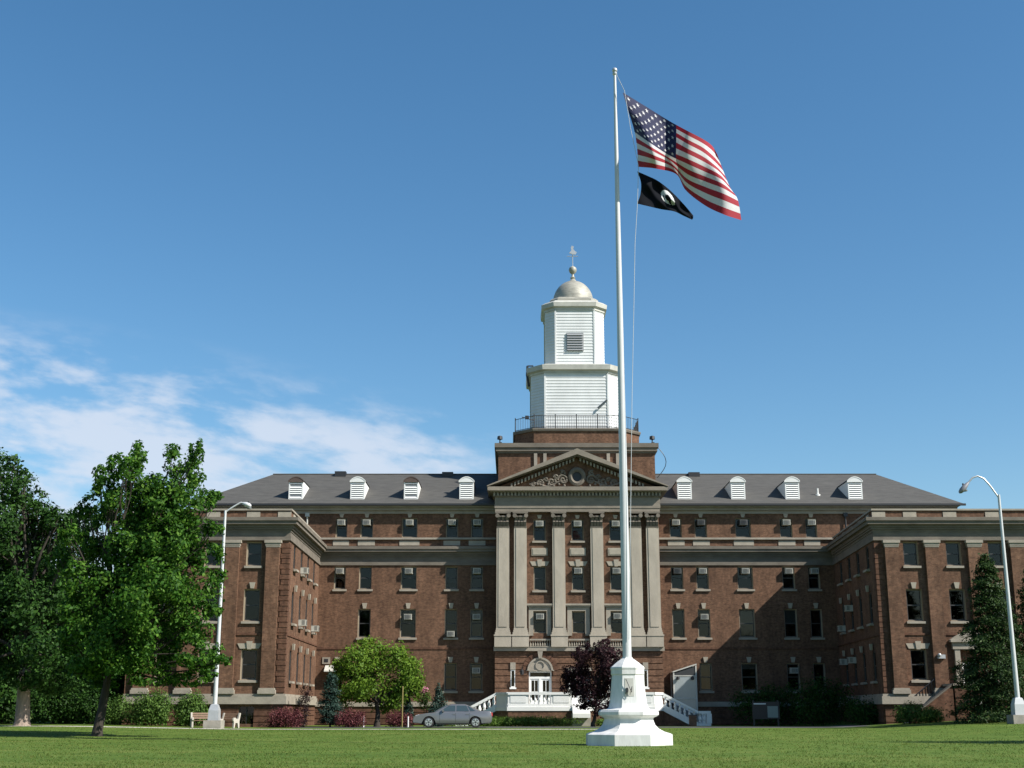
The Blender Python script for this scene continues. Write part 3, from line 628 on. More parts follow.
            mb.ob(W, u - 1.05, u + 1.05, .003, .16, 4.12, 4.2)
            mb.hexa([(AX + u - .12, YP - .3, 5.05), (AX + u + .12, YP - .3, 5.05), (AX + u + .12, YP - .01, 5.05), (AX + u - .12, YP - .01, 5.05), (AX + u - .2, YP - .32, 5.58), (AX + u + .2, YP - .32, 5.58), (AX + u + .2, YP - .01, 5.58), (AX + u - .2, YP - .01, 5.58)])
            mb.build('arch_tympanum', STONE, d)
            for half in (range(0, 5), range(6, 11)):
                mb = MB()
                for i in half:
                    t0, t1 = math.pi * (i + .06) / 11, math.pi * (i + .94) / 11
                    P = lambda t, rr, y: (AX + u + rr * math.cos(t), YP - y, 4.15 + rr * math.sin(t))
                    mb.hexa([P(t0, 1.0, .004), P(t1, 1.0, .004), P(t1, 1.36, .004), P(t0, 1.36, .004), P(t0, 1.0, .11), P(t1, 1.0, .11), P(t1, 1.36, .11), P(t0, 1.36, .11)])
                mb.build('brick_arch', BRICK_RUST, d)
        else:
            mb = MB(); mb.ob(W, u - 1.0, u + 1.0, .003, .14, 4.13, 4.35); mb.build('lintel', STONE, d)
    door(-2.96, True); door(0, False); door(2.96, True)
    for u in (-5.03, 5.03):
        mb = MB()
        for (p, q, r, s) in ((-.17, -.11, 2.9, 4.2), (.11, .17, 2.9, 4.2), (-.11, .11, 4.13, 4.2), (-.11, .11, 2.9, 2.98)): mb.ob(W, u + p, u + q, -.15, .1, r, s)
        mb.ob(W, u - .25, u + .25, .003, .14, 2.78, 2.898); sw = mb.build('side_light', WHITE, B)
        mb = MB(); mb.ob(W, u - .12, u + .12, -.1, -.09, 2.95, 4.15); mb.build('pane', GLASS, sw)
        mb = MB(); mb.ob(W, u - .2, u + .2, .003, .16, 4.22, 4.75); mb.build('keystone', STONE, sw)
    mb = MB(); x = AX - 4.35; mb.tube([(x, YP - .08, 4.25), (x, YP - .5, 4.35), (x, YP - .5, 4.2)], .03, 6); mb.lathe((x, YP - .5, 3.8), [(.06, 0), (.14, .05), (.16, .32), (.04, .42)], 8); mb.build('wall_lantern', DARK, B)
portico()

# ---- attic block and cupola
TX, TY = AX + .28, 109.2
def tower():
    W = ((AX + .1, 102.95), (1, 0), (0, -1)); cx = AX + .1
    mb = MB(); mb.box(cx - 6.3, cx + 6.3, 102.95, 115.4, 16.9, 21.66)
    at_ = mb.build('attic_block', BRICK, B)
    mb = MB(); mb.box(cx - 6.38, cx + 6.38, 102.87, 115.48, 21.3, 21.45); mb.box(cx - 6.5, cx + 6.5, 102.72, 115.6, 21.452, 21.75); mb.box(cx - 6.6, cx + 6.6, 102.62, 115.7, 21.752, 22.1); mb.build('coping', STONE_DK, at_)
    for u in (-3.3, -2.55, 2.55, 3.3):
        mb = MB(); mb.ob(W, u - .13, u + .13, .003, .14, 19.4, 21.29); mb.build('stone_strip', STONE, at_)
    for x in (500.5, 653):
        p = at(x, 442, 102.8); mb = MB(); mb.box(p.x - .12, p.x + .12, 102.8, 103.1, 22.1, 22.2); mb.lathe((p.x - .05, 102.9, 22.2), [(.05, 0), (.05, .2), (.22, .25), (.2, .5), (.05, .55)], 8); mb.build('floodlight', DARK, at_)
    mb = MB(); p = at(655, 480, 103.5); q = at(664, 466, 103.5); pts = [(AX + 6.55, 103.4, 22.1)] + [(AX + 6.6 + .75 * math.sin(math.pi * t / 8), 103.4, 22.0 - 2.6 * t / 8) for t in range(1, 9)]; mb.tube(pts, .03, 5); mb.build('cable', DARK, at_)
    def oc(h, f, z): return [(TX + a, TY + b, z) for a, b in ((-f, -h), (f, -h), (h, -f), (h, f), (f, h), (-f, h), (-h, f), (-h, -f))]
    mb = MB(); mb.loft([oc(5.15, 3.6, 22.0), oc(5.15, 3.6, 23.36)], 0); mb.loft([oc(5.25, 3.67, 23.36), oc(5.3, 3.7, 23.5), oc(5.3, 3.7, 23.6)], 1); drum = mb.build('brick_drum', [BRICK, STONE_DK], B)
    mb = MB(); r0 = oc(5.1, 3.56, 0)
    for i in range(8):
        a, b = Vector(r0[i]), Vector(r0[(i + 1) % 8]); n = max(6, int((b - a).length / .19))
        for z in (23.72, 24.68): mb.tube([a + Vector((0, 0, z)), b + Vector((0, 0, z))], .03, 5)
        for j in range(n):
            p = a.lerp(b, j / n); main = j == 0 or (n > 20 and j % (n // 4) == 0)
            mb.tube([p + Vector((0, 0, 23.6)), p + Vector((0, 0, 24.82 if main else 24.68))], .04 if main else .013, 4)
    p = Vector(r0[0]); mb.tube([p + Vector((0, 0, 24.3)), p + Vector((-1.0, -.3, 24.5))], .04, 5); mb.box(p.x - .75, p.x - .45, p.y - .4, p.y - .1, 24.35, 24.6); mb.build('iron_railing', DARK, drum)
    def tier(name, h, f, z0, z1, n):
        rings = []; d = (z1 - z0) / n
        for i in range(n): rings += [oc(h, f, z0 + i * d), oc(h - .035, f - .015, z0 + (i + 1) * d - .001)]
        mb = MB(); mb.loft(rings)
        for a in (-1, 1):
            mb.box(TX + a * f - .07, TX + a * f + .07, TY - h - .03, TY - h + .03, z0, z1)
        return mb.build(name, WHITE_SIDING, B)
    t1 = tier('lower_tier', 3.8, 2.62, 23.6, 28.78, 20)
    mb = MB(); mb.loft([oc(3.88, 2.67, 28.65), oc(3.88, 2.67, 28.8), oc(4.1, 2.82, 28.9), oc(4.15, 2.86, 29.3), oc(3.6, 2.5, 29.5)]); mb.build('tier_cornice', CREAM, t1)
    mb = MB(); p = at(527.5, 366, TY - 1.8); mb.tube([(p.x, p.y, p.z), (p.x - .05, p.y, p.z - .8), (p.x + .12, p.y, p.z - 1.8)], .1, 6); mb.tube([(p.x, p.y, p.z), (p.x + .5, p.y, p.z)], .06, 6); mb.build('cable_bracket', DARK, t1)
    mb = MB(); mb.tube([(TX + 1.75, TY - 3.9, 25.6), (TX + 2.5, TY - 4.3, 26.2)], .08, 6); mb.tube([(TX + 2.55, TY - 3.8, 26.25), (TX + 2.5, TY - 4.35, 26.2)], .05, 6); mb.build('bracket_arm', LOUVER, t1)
    t2 = tier('upper_tier', 2.56, 1.66, 29.5, 34.7, 20)
    mb = MB(); mb.loft([oc(2.62, 1.7, 34.55), oc(2.62, 1.7, 34.75), oc(2.8, 1.8, 34.85), oc(2.84, 1.84, 35.2), oc(2.5, 1.64, 35.45)]); mb.loft([oc(2.1, 1.45, 35.4), oc(2.1, 1.45, 35.75), oc(1.9, 1.3, 35.95)], 1); mb.build('tier_cornice', [CREAM, DOME], t2)
    mb = MB(); mb.box(TX - .72, TX + .72, TY - 2.64, TY - 2.54, 30.9, 32.5, 0)
    for i in range(7): z = 30.95 + i * .22; mb.hexa([(TX - .68, TY - 2.72, z), (TX + .68, TY - 2.72, z), (TX + .68, TY - 2.645, z + .08), (TX - .68, TY - 2.645, z + .08), (TX - .68, TY - 2.71, z + .03), (TX + .68, TY - 2.71, z + .03), (TX + .68, TY - 2.645, z + .12), (TX - .68, TY - 2.645, z + .12)], 0)
    mb.build('louver_vent', [LOUVER, DARK], t2)
    mb = MB(); mb.lathe((TX, TY, 35.9), [(1.86, -.1), (1.86, .1)] + [(1.78 * math.cos(a), .1 + 2.0 * math.sin(a)) for a in [math.pi / 2 * i / 10 for i in range(10)]] + [(.12, 2.12)], 32); dm = mb.build('dome', DOME, B, smooth=True)
    mb = MB(); mb.lathe((TX, TY, 37.9), [(.4, 0), (.3, .15), (.16, .3), (.24, .42), (.12, .55), (.1, .75), (.3, .95), (.36, 1.15), (.3, 1.36), (.1, 1.5), (.03, 1.55)], 12); mb.build('finial', DOME, dm, smooth=True)
    mb = MB(); z = 39.4; mb.tube([(TX, TY, z), (TX, TY, z + 1.9)], .035, 6); mb.tube([(TX - .5, TY, z + .95), (TX + .5, TY, z + .95)], .03, 5); mb.tube([(TX, TY - .5, z + .95), (TX, TY + .5, z + .95)], .03, 5)
    mb.loft([[(TX + a, TY + y, z + b) for a, b in ((-.3, 1.25), (-.05, 1.15), (.25, 1.1), (.38, 1.3), (.2, 1.45), (.05, 1.65), (.12, 1.85), (-.05, 1.95), (-.15, 1.75), (-.1, 1.5))] for y in (-.04, .04)]); mb.build('weather_vane', ALU, dm)
tower()

# ---- glazed vestibule against the right of the main front
def vestibule():
    x0, x1, yf, yb = 12.25, 13.95, 100.9, YM - .02; z0, z1, z2 = .1, 4.1, 4.55
    v = link('vestibule', None, B, (x0, yf, 0)); mb = MB()
    for x, zt in ((x0, 4.0), (x1, 4.6)):
        for y in (yf, yb - .08): mb.box(x - .05, x + .05, y, y + .08, z0, zt)
    for z in (2.05, 3.72): mb.box(x0 + .05, x1 - .05, yf, yf + .07, z, z + .08)
    mb.box(x0 + .05, x1 - .05, yf, yf + .07, z0, z0 + .12)
    mb.hexa([(x0 - .06, yf - .05, 4.0), (x1 + .06, yf - .05, 4.58), (x1 + .06, yb, 4.58), (x0 - .06, yb, 4.0), (x0 - .06, yf - .05, 4.08), (x1 + .06, yf - .05, 4.66), (x1 + .06, yb, 4.66), (x0 - .06, yb, 4.08)])
    mb.build('vestibule_frame', CREAM, v, (x0, yf, 0))
    g = mat('frosted_glass', (.27, .3, .31), .15, spec=.8, var=.15, vscale=.8)
    mb = MB(); mb.box(x0 + .05, x1 - .05, yf + .03, yf + .04, .22, 2.05); mb.box(x0 + .05, x1 - .05, yf + .03, yf + .04, 2.13, 3.72); mb.box(x0 - .01, x0 + .01, yf + .08, yb - .08, .2, 3.9); mb.build('pane', g, v, (x0, yf, 0))
    mb = MB(); mb.hexa([(x0 + .05, yf + .035, 3.81), (x1 - .05, yf + .035, 3.81), (x1 - .05, yf + .045, 3.81), (x0 + .05, yf + .045, 3.81), (x0 + .05, yf + .035, 3.97), (x1 - .05, yf + .035, 4.5), (x1 - .05, yf + .045, 4.5), (x0 + .05, yf + .045, 3.97)]); mb.build('gable_pane', SASH, v, (x0, yf, 0))
    for x in (x0 + .3, x1 - .3):
        mb = MB(); mb.lathe((x, yf - .12, 3.45), [(.02, 0), (.13, .05), (.13, .2), (.03, .28)], 8); mb.build('lantern', DARK, v, (x0, yf, 0))
vestibule()
mb = MB(); p = at(335, 668, YM); mb.hexa([(p.x - .75, YM - .7, p.z - .3), (p.x + .6, YM - .7, p.z - .3), (p.x + .6, YM - .01, p.z + .1), (p.x - .75, YM - .01, p.z + .1), (p.x - .75, YM - .7, p.z - .22), (p.x + .6, YM - .7, p.z - .22), (p.x + .6, YM - .01, p.z + .2), (p.x - .75, YM - .01, p.z + .2)]); mb.build('door_awning', CREAM, B)

# ------------------------------------------------------------------ entrance terrace with white balustrades
def terrace():
    T = thing('entrance_terrace', (AX, 98.5, 0), 'white balustraded terrace with two flights of stairs in front of the portico doors', 'terrace')
    zf = 1.45; P = [(-1.2, YP - .12), (-1.2, 97.7), (-.3, 96.5), (10.25, 96.5), (11.05, 97.7), (11.05, YP - .12)]
    mb = MB(); mb.loft([[(x, y, -.2) for x, y in P], [(x, y, 1.18) for x, y in P]], 0); mb.loft([[(x + (-.06 if x < AX else .06), y - .06, 1.182) for x, y in P], [(x + (-.06 if x < AX else .06), y - .06, zf) for x, y in P]], 1); mb.build('base_wall', [BRICK, WHITE], T)
    bal = MB(); bal.lathe((0, 0, 0), [(.085, 0), (.085, .05), (.05, .07), (.06, .12), (.1, .24), (.085, .34), (.05, .44), (.045, .52), (.075, .54), (.075, .6)], 10); bme = bal.build('baluster', WHITE, local=True, mesh_only=True)
    def baluster(x, y, z):
        link('baluster', bme, T, (x, y, z))
    def run(W, u0, u1, pans, bals):
        mb = MB(); mb.ob(W, u0, u1, -.16, .06, zf + .002, zf + .2); mb.ob(W, u0, u1, -.19, .1, zf + .86, zf + 1.04)
        for a, b in pans: mb.ob(W, a, b, -.12, .02, zf + .202, zf + .858); mb.ob(W, a + .18, b - .18, .022, .05, zf + .3, zf + .78)
        mb.build('balustrade', WHITE, T)
        for a, b in bals:
            n = max(2, round((b - a) / .3))
            for i in range(n):
                u = a + (i + .5) * (b - a) / n; baluster(W[0][0] + W[1][0] * u + W[2][0] * -.05, W[0][1] + W[1][1] * u + W[2][1] * -.05, zf + .23)
    F = ((-.3, 96.6), (1, 0), (0, -1))
    run(F, 0, 4.6, [(0, 1.5), (3.1, 4.6)], [(1.5, 3.1)]); run(F, 5.95, 10.55, [(5.95, 7.45), (9.05, 10.55)], [(7.45, 9.05)])
    mb = MB(); mb.box(4.28, 5.67, 96.3, 96.9, .0, 1.0, 0); mb.hexa([(4.35, 95.9, .7), (5.6, 95.9, .7), (5.6, 96.9, 1.0), (4.35, 96.9, 1.0), (4.35, 95.9, 1.0), (5.6, 95.9, 1.0), (5.6, 96.9, 2.1), (4.35, 96.9, 2.1)], 1); mb.build('centre_pedestal', [CONC, WHITE], T)
    a, b = Vector((-1.15, 97.75)), Vector((-.3, 96.6)); d = (b - a).normalized(); run(((a.x, a.y), (d.x, d.y), (d.y, -d.x)), 0, (b - a).length, [(0, (b - a).length)], [])
    a, b = Vector((10.25, 96.6)), Vector((11.0, 97.75)); d = (b - a).normalized(); run(((a.x, a.y), (d.x, d.y), (d.y, -d.x)), 0, (b - a).length, [(0, (b - a).length)], [])
    for s, xa in ((-1, -1.15), (1, 11.0)):
        n = 8
        for i in range(n):
            mb = MB(); x = xa + s * (.02 + i * .31); mb.box(min(x, x + s * .31), max(x, x + s * .31), 97.95, 100.2, -.1, zf - (i + 1) * .165); mb.build('step', CONC, T)
        for yy in (97.75, 100.35):
            def prism(z0, z1, y0, y1, m, name, xb=2.55):
                mb = MB(); dz = 1.3
                A, C = xa + s * .02, xa + s * xb
                mb.hexa([(A, y0, zf + z0), (C, y0, zf + z0 - dz), (C, y1, zf + z0 - dz), (A, y1, zf + z0), (A, y0, zf + z1), (C, y0, zf + z1 - dz), (C, y1, zf + z1 - dz), (A, y1, zf + z1)]); mb.build(name, m, T)
            prism(-.28, .2, yy - .12, yy + .12, WHITE, 'stringer'); prism(.84, 1.02, yy - .16, yy + .16, WHITE, 'handrail')
            mb = MB(); mb.poly([(xa + s * .02, yy - .08, -.1), (xa + s * .02, yy - .08, zf - .28), (xa + s * 2.2, yy - .08, -.1)]); mb.poly([(xa + s * .02, yy + .08, -.1), (xa + s * .02, yy + .08, zf - .28), (xa + s * 2.2, yy + .08, -.1)]); mb.build('stair_flank', BRICK_RUST, T)
            for i in range(7):
                t = (i + .6) / 7.4; x = xa + s * 2.55 * t; baluster(x, yy, zf + .22 - 1.3 * t)
            xq = xa + s * 2.57; mb = MB(); x0_, x1_ = sorted((xq, xq + s * .9)); mb.box(x0_, x1_, yy - .16, yy + .16, .98, 1.17); mb.box(x0_ if s > 0 else x1_ - .4, x1_, yy - .13, yy + .13, 0, .3)
            xp = xq + s * .6; p0, p1 = sorted((xp, xp + s * .36)); mb.box(p0, p1, yy - .15, yy + .15, .3, .978); mb.build('newel_post', WHITE, T)
            for k in (.15, .42): baluster(xq + s * k, yy, .34)
terrace()

# ------------------------------------------------------------------ flagpole and flags
FP = thing('flagpole', (3.99, 46, 0), 'tall white flagpole rising from an octagonal white plinth on the lawn', 'flagpole')
def oct8(c, r, z): f = r * math.tan(R(22.5)); return [(c[0] + a, c[1] + b, z) for a, b in ((-f, -r), (f, -r), (r, -f), (r, f), (f, r), (-f, r), (-r, f), (-r, -f))]
mb = MB(); prof = [(1.43, -.2), (1.43, .36), (1.36, .40), (1.16, .46), (.98, .56), (.87, .68), (.82, .82), (.81, .88), (.86, .93), (.96, .97), (1.0, 1.01), (1.0, 1.1), (.95, 1.17), (.72, 1.2), (.66, 1.24), (.62, 1.4), (.59, 1.62), (.555, 2.0), (.53, 2.3), (.53, 2.33), (.555, 2.36), (.555, 2.5), (.57, 2.56), (.56, 2.6), (.4, 2.74), (.24, 2.86), (.18, 2.9), (.17, 2.94)]
mb.loft([oct8((3.99, 46), r, z) for r, z in prof])
pl = mb.build('plinth', mat('plinth_paint', (.62, .615, .59), .55, var=.2, vscale=1.6, stretch=(2, 2, .5), bump=.1), FP)
mb = MB(); yb_ = lambda z: 46 - (.595 - (z - 1.55) * .087) - .012
mb.hexa([(3.83, yb_(1.62), 1.62), (4.15, yb_(1.62), 1.62), (4.15, 45.5, 1.62), (3.83, 45.5, 1.62), (3.84, yb_(2.22), 2.22), (4.14, yb_(2.22), 2.22), (4.14, 45.55, 2.22), (3.84, 45.55, 2.22)]); mb.build('access_panel', CREAM, pl)
mb = MB(); mb.tube([(3.87, 45.36, 2.2), (4.06, 45.34, 1.75), (4.08, 45.33, 1.95), (4.0, 45.33, 1.66), (3.93, 45.34, 1.9), (3.86, 45.34, 1.72), (3.96, 45.33, 1.62)], .012, 5); mb.box(3.88, 3.94, 45.3, 45.42, 1.74, 1.9); mb.build('cleat_rope', DARK, pl)
mb = MB(); zs = [2.9, 6, 10, 14, 18, 22, 25.1]; mb.tube([(3.99, 46, z) for z in zs], [.155, .15, .138, .12, .1, .075, .052], 20); mb.build('pole', METAL_W, FP, smooth=True)
mb = MB(); mb.lathe((3.99, 46, 25.05), [(.05, 0), (.09, .05), (.09, .12), (.05, .15)], 12); mb.ball((3.99, 46, 25.28), .105, k=16); mb.build('ball_finial', ALU, FP, smooth=True)
hy = [(616, 77), (624, 93), (630, 130), (638, 168), (637, 204), (634.5, 245), (633.5, 300), (631.5, 400), (630, 520), (628.5, 640)]
mb = MB(); mb.tube([at(x, y, 46) - Vector((0, .2, 0)) for x, y in hy], .011, 5); mb.build('halyard', METAL_W, FP)

def surf(grid, Yf, amp=1.0):
    """smooth surface through a control net of photo points on the flag's plane"""
    g = np.array(grid, float)                                       # rows v, cols u, (px, py, depth)
    def cr(P, t):
        n = len(P) - 1; x = t * n; i = min(int(x), n - 1); f = x - i
        p0, p1, p2, p3 = P[max(i - 1, 0)], P[i], P[i + 1], P[min(i + 2, n)]
        if i == 0: p0 = 2 * p1 - p2
        if i == n - 1: p3 = 2 * p2 - p1
        return .5 * (2 * p1 + (p2 - p0) * f + (2 * p0 - 5 * p1 + 4 * p2 - p3) * f * f + (3 * p1 - p0 - 3 * p2 + p3) * f ** 3)
    def S(u, v):
        q = cr(np.array([cr(r, u) for r in g]), v); return at(q[0], q[1], Yf + q[2] * amp)
    return S
# control net: (crop-x, crop-y) of the flag in the sky, depth in metres
def fl(pts, sc, ox, oy): return [[(ox + a / sc, oy + b / sc, d) for a, b, d in r] for r in pts]
us = surf(fl([
    [(97, 138, 0), (195, 198, .25), (292, 258, .1), (372, 302, -.3), (440, 338, -.1), (478, 366, .35), (500, 402, .3)],
    [(122, 222, 0), (215, 290, -.15), (294, 318, .1), (372, 362, -.25), (440, 398, -.05), (492, 440, .1), (528, 478, .5)],
    [(145, 296, .1), (222, 352, -.5), (294, 398, 0), (372, 432, -.15), (446, 466, 0), (515, 500, -.1), (556, 545, .2)],
    [(158, 372, 0), (228, 402, -.55), (305, 440, .25), (372, 502, .1), (450, 536, .05), (530, 566, -.2), (588, 596, 0)],
    [(162, 456, 0), (240, 464, -.3), (326, 488, .5), (366, 556, .35), (450, 622, .1), (530, 660, -.2), (604, 684, 0)]], 4.27, 600, 60), 45.95, 1.7)
FRED, FWH, FBL = mat('flag_red', (.3, .012, .024), .8, bump=.1), mat('flag_white', (.55, .54, .54), .8, bump=.1), mat('flag_blue', (.009, .012, .05), .8)
FBK, FBKW = mat('flag_black', (.005, .006, .009), .9, spec=.1), mat('flag_emblem_white', (.5, .5, .49), .8)
for m in (FRED, FWH, FBL):
    t = m.node_tree; tr = t.nodes.new('ShaderNodeBsdfTranslucent'); tr.inputs[0].default_value = t.nodes['Principled BSDF'].inputs['Base Color'].default_value
    mx = t.nodes.new('ShaderNodeMixShader'); mx.inputs[0].default_value = .22; t.links.new(t.nodes['Principled BSDF'].outputs[0], mx.inputs[1]); t.links.new(tr.outputs[0], mx.inputs[2]); t.links.new(mx.outputs[0], t.nodes['Material Output'].inputs[0])
def flag(name, S, nu, nv, pick, mats, label, extra=None, wave=.05):
    mb = MB(); mb.v = [tuple(S(i / nu, j / nv)) for j in range(nv + 1) for i in range(nu + 1)]
    for j in range(nv):
        for i in range(nu):
            a = j * (nu + 1) + i; mb.f.append([a, a + 1, a + nu + 2, a + nu + 1]); mb.m.append(pick((i + .5) / nu, (j + .5) / nv))
    if extra: extra(mb, S)
    o = mb.build(name, mats, None, S(0, 0), fix=False)
    o.data.polygons.foreach_set('use_smooth', [True] * len(o.data.polygons)); tag(o, label, 'flag'); return o
def stars(mb, S):
    for r in range(9):
        for c in range(6 if r % 2 == 0 else 5):
            u0 = .4 * ((c + (.5 if r % 2 == 0 else 1.0)) / 6.0); v0 = (7 / 13) * (r + .95) / 9.9
            for off in (-.02, .02):
                pts = []
                for k in range(10):
                    rr = .027 if k % 2 == 0 else .011; a = -math.pi / 2 + k * math.pi / 5
                    p = S(max(0, u0 + rr * math.cos(a) / 1.9), max(0, v0 + rr * math.sin(a))); pts.append((p.x, p.y + off, p.z))
                c0 = S(u0, v0); n = len(mb.v); mb.v += [(c0.x, c0.y + off, c0.z)] + pts
                for k in range(10): mb.f.append([n, n + 1 + k, n + 1 + (k + 1) % 10]); mb.m.append(1)
flag('stars_and_stripes_flag', us, 70, 65, lambda u, v: 2 if (u < .4 and v < 7 / 13) else (0 if int(v * 13) % 2 == 0 else 1), [FRED, FWH, FBL], 'large striped red and white flag with starry blue canton flying from the pole', stars)
pw = surf(fl([
    [(165, 205, 0), (270, 250, .15), (370, 300, -.1), (490, 395, .2), (612, 520, 0), (703, 628, .1)],
    [(200, 310, 0), (270, 330, -.1), (370, 400, .15), (480, 460, -.1), (600, 560, .1), (703, 645, 0)],
    [(196, 420, 0), (280, 450, .12), (385, 490, -.1), (490, 520, .12), (600, 600, -.05), (700, 658, .05)],
    [(165, 515, 0), (270, 540, -.1), (400, 570, .1), (520, 590, 0), (610, 632, .05), (692, 670, 0)]], 9.6, 620, 150), 45.95)
def emblem(u, v):
    a, b = (u - .56) / .12, (v - .42) / .3
    if a * a + b * b > 1: return 0
    # dark bowed head seen from the side, inside the white disc, and a dark tower beside it
    h = ((a - .05) / .45) ** 2 + ((b + .05) / .5) ** 2 < 1 or (abs(a - .25) < .2 and .2 < b < .95) or (abs(a + .62) < .08 and -.2 < b < .5)
    rim = a * a + b * b > .9
    return 0 if (h or (rim and b > .3 and a < 0)) else 1
flag('black_flag', pw, 90, 60, emblem, [FBK, FBKW], 'smaller black flag with a white disc emblem flying under the striped one')

# ------------------------------------------------------------------ street lamps
def lamp(x, y, h, arm_r, out_, label, parts):
    z = hz(x, y) - .05; L = thing('street_lamp', (x, y, z), label, 'street lamp', 'tall street lamps either side of the lawn')
    mb = MB(); mb.box(x - .52, x + .52, y - .52, y + .52, z - .2, z + .52); mb.build('concrete_footing', CONC, L)
    mb = MB(); mb.loft([[(x + a * r, y + b * r, z + q) for a, b in ((-1, -1), (1, -1), (1, 1), (-1, 1))] for r, q in ((.32, .52), (.3, 1.1), (.2, 1.42), (.14, 1.46))]); mb.build('pedestal', ALU if parts else METAL_W, L)
    mb = MB(); mb.tube([(x, y, z + 1.4), (x, y, z + h * .5), (x, y, z + h)], [.135, .11, .075], 14); mb.build('pole', METAL_W, L, smooth=True)
    k = 10; s = -1 if out_ < 0 else 1; mb = MB()
    if parts: pts = [(x, y, z + h - .1), (x + s * .45, y, z + h + .22), (x + s * .85, y, z + h + .46), (x + out_, y, z + h + .5), (x + out_ + .08, y, z + h + .47)]
    else: pts = [(x, y, z + h - .2), (x + out_ * .25, y, z + h + .5), (x + out_ * .45, y, z + h + .95), (x + out_ * .65, y, z + h + 1.1), (x + out_ * .82, y, z + h + 1.0), (x + out_ * .97, y, z + h + .72)]
    mb.tube(pts, .05, 8); mb.build('arm', METAL_W if parts else ALU, L, smooth=True)
    e = Vector(pts[-1]); dr = (Vector(pts[-1]) - Vector(pts[-2])).normalized(); up = Vector((0, 0, 1)); sd = Vector((0, 1, 0)); up2 = dr.cross(sd) * (1 if dr.cross(sd).z > 0 else -1)
    rings = []
    for t, w, hh in ((0, .07, .06), (.15, .12, .1), (.4, .2, .15), (.7, .22, .15), (.88, .15, .1), (.95, .05, .04)):
        c = e + dr * t * (.62 if parts else .9); rings.append([c + sd * w * math.cos(a) + up2 * hh * math.sin(a) for a in [2 * math.pi * i / 12 for i in range(12)]])
    mb = MB(); mb.loft(rings); hd = mb.build('lamp_head', METAL_W if parts else mat('lamp_head_grey', (.2, .2, .22), .5), L, smooth=True)
    mb = MB(); c = e + dr * .5 - up2 * .12; mb.lathe((c.x, c.y, c.z - .1), [(.03, 0), (.14, .03), (.17, .1)], 10); mb.build('lens', LOUVER, hd)
    mb = MB(); c = e + dr * .35 + up2 * .13; mb.lathe((c.x, c.y, c.z), [(.05, 0), (.05, .1), (.02, .12)], 8); mb.build('photocell', DARK, hd)
lamp(-17.75, 80, 13.1, 0, .95, 'white street lamp with short straight arm beside the benches at the left', True)
lamp(28.35, 75, 12.95, 0, -1.75, 'street lamp with curved gooseneck arm and grey head beside the conifer', False)

# ------------------------------------------------------------------ benches
WOOD = mat('bench_wood', (.17, .1, .06), .7, var=.3, vscale=4, stretch=(1, 4, 4)); BCONC = mat('bench_concrete', (.42, .385, .33), .85, var=.15, vscale=4)
def bench(px, rz, label):
    p = at(px, 726, 82.3); x, y, z = p.x, 82.3, hz(p.x, 82.3)
    b = thing('park_bench', (x, y, z), label, 'bench', 'benches by the left lamp'); b.rotation_euler.z = rz
    prof = [(-.3, 0), (-.2, 0), (-.12, .3), (.12, .3), (.2, 0), (.32, 0), (.3, .4), (.42, .88), (.3, .9), (.2, .55), (.05, .5), (-.15, .62), (-.34, .58), (-.36, .45), (-.28, .36)]
    for s in (-1, 1):
        mb = MB(); mb.loft([[(s * .56 - .05, v, w) for v, w in prof], [(s * .56 + .05, v, w) for v, w in prof]]); o = mb.build('bench_end', BCONC, None, (0, 0, 0)); o.parent = b
    mb = MB()
    for i in range(4): mb.box(-.508, .508, -.28 + i * .13, -.18 + i * .13, .4, .44)
    o = mb.build('seat', WOOD); o.parent = b
    mb = MB()
    for i in range(3): mb.hexa([(-.508, .22 + i * .05, .52 + i * .13), (.508, .22 + i * .05, .52 + i * .13), (.508, .26 + i * .05, .51 + i * .13), (-.508, .26 + i * .05, .51 + i * .13), (-.508, .26 + i * .05, .62 + i * .13), (.508, .26 + i * .05, .62 + i * .13), (.508, .3 + i * .05, .61 + i * .13), (-.508, .3 + i * .05, .61 + i * .13)])
    o = mb.build('backrest', WOOD); o.parent = b
bench(201, R(22), 'wooden bench with pale concrete ends left of the lamp footing')
bench(228, R(-22), 'wooden bench with pale concrete ends right of the lamp footing')

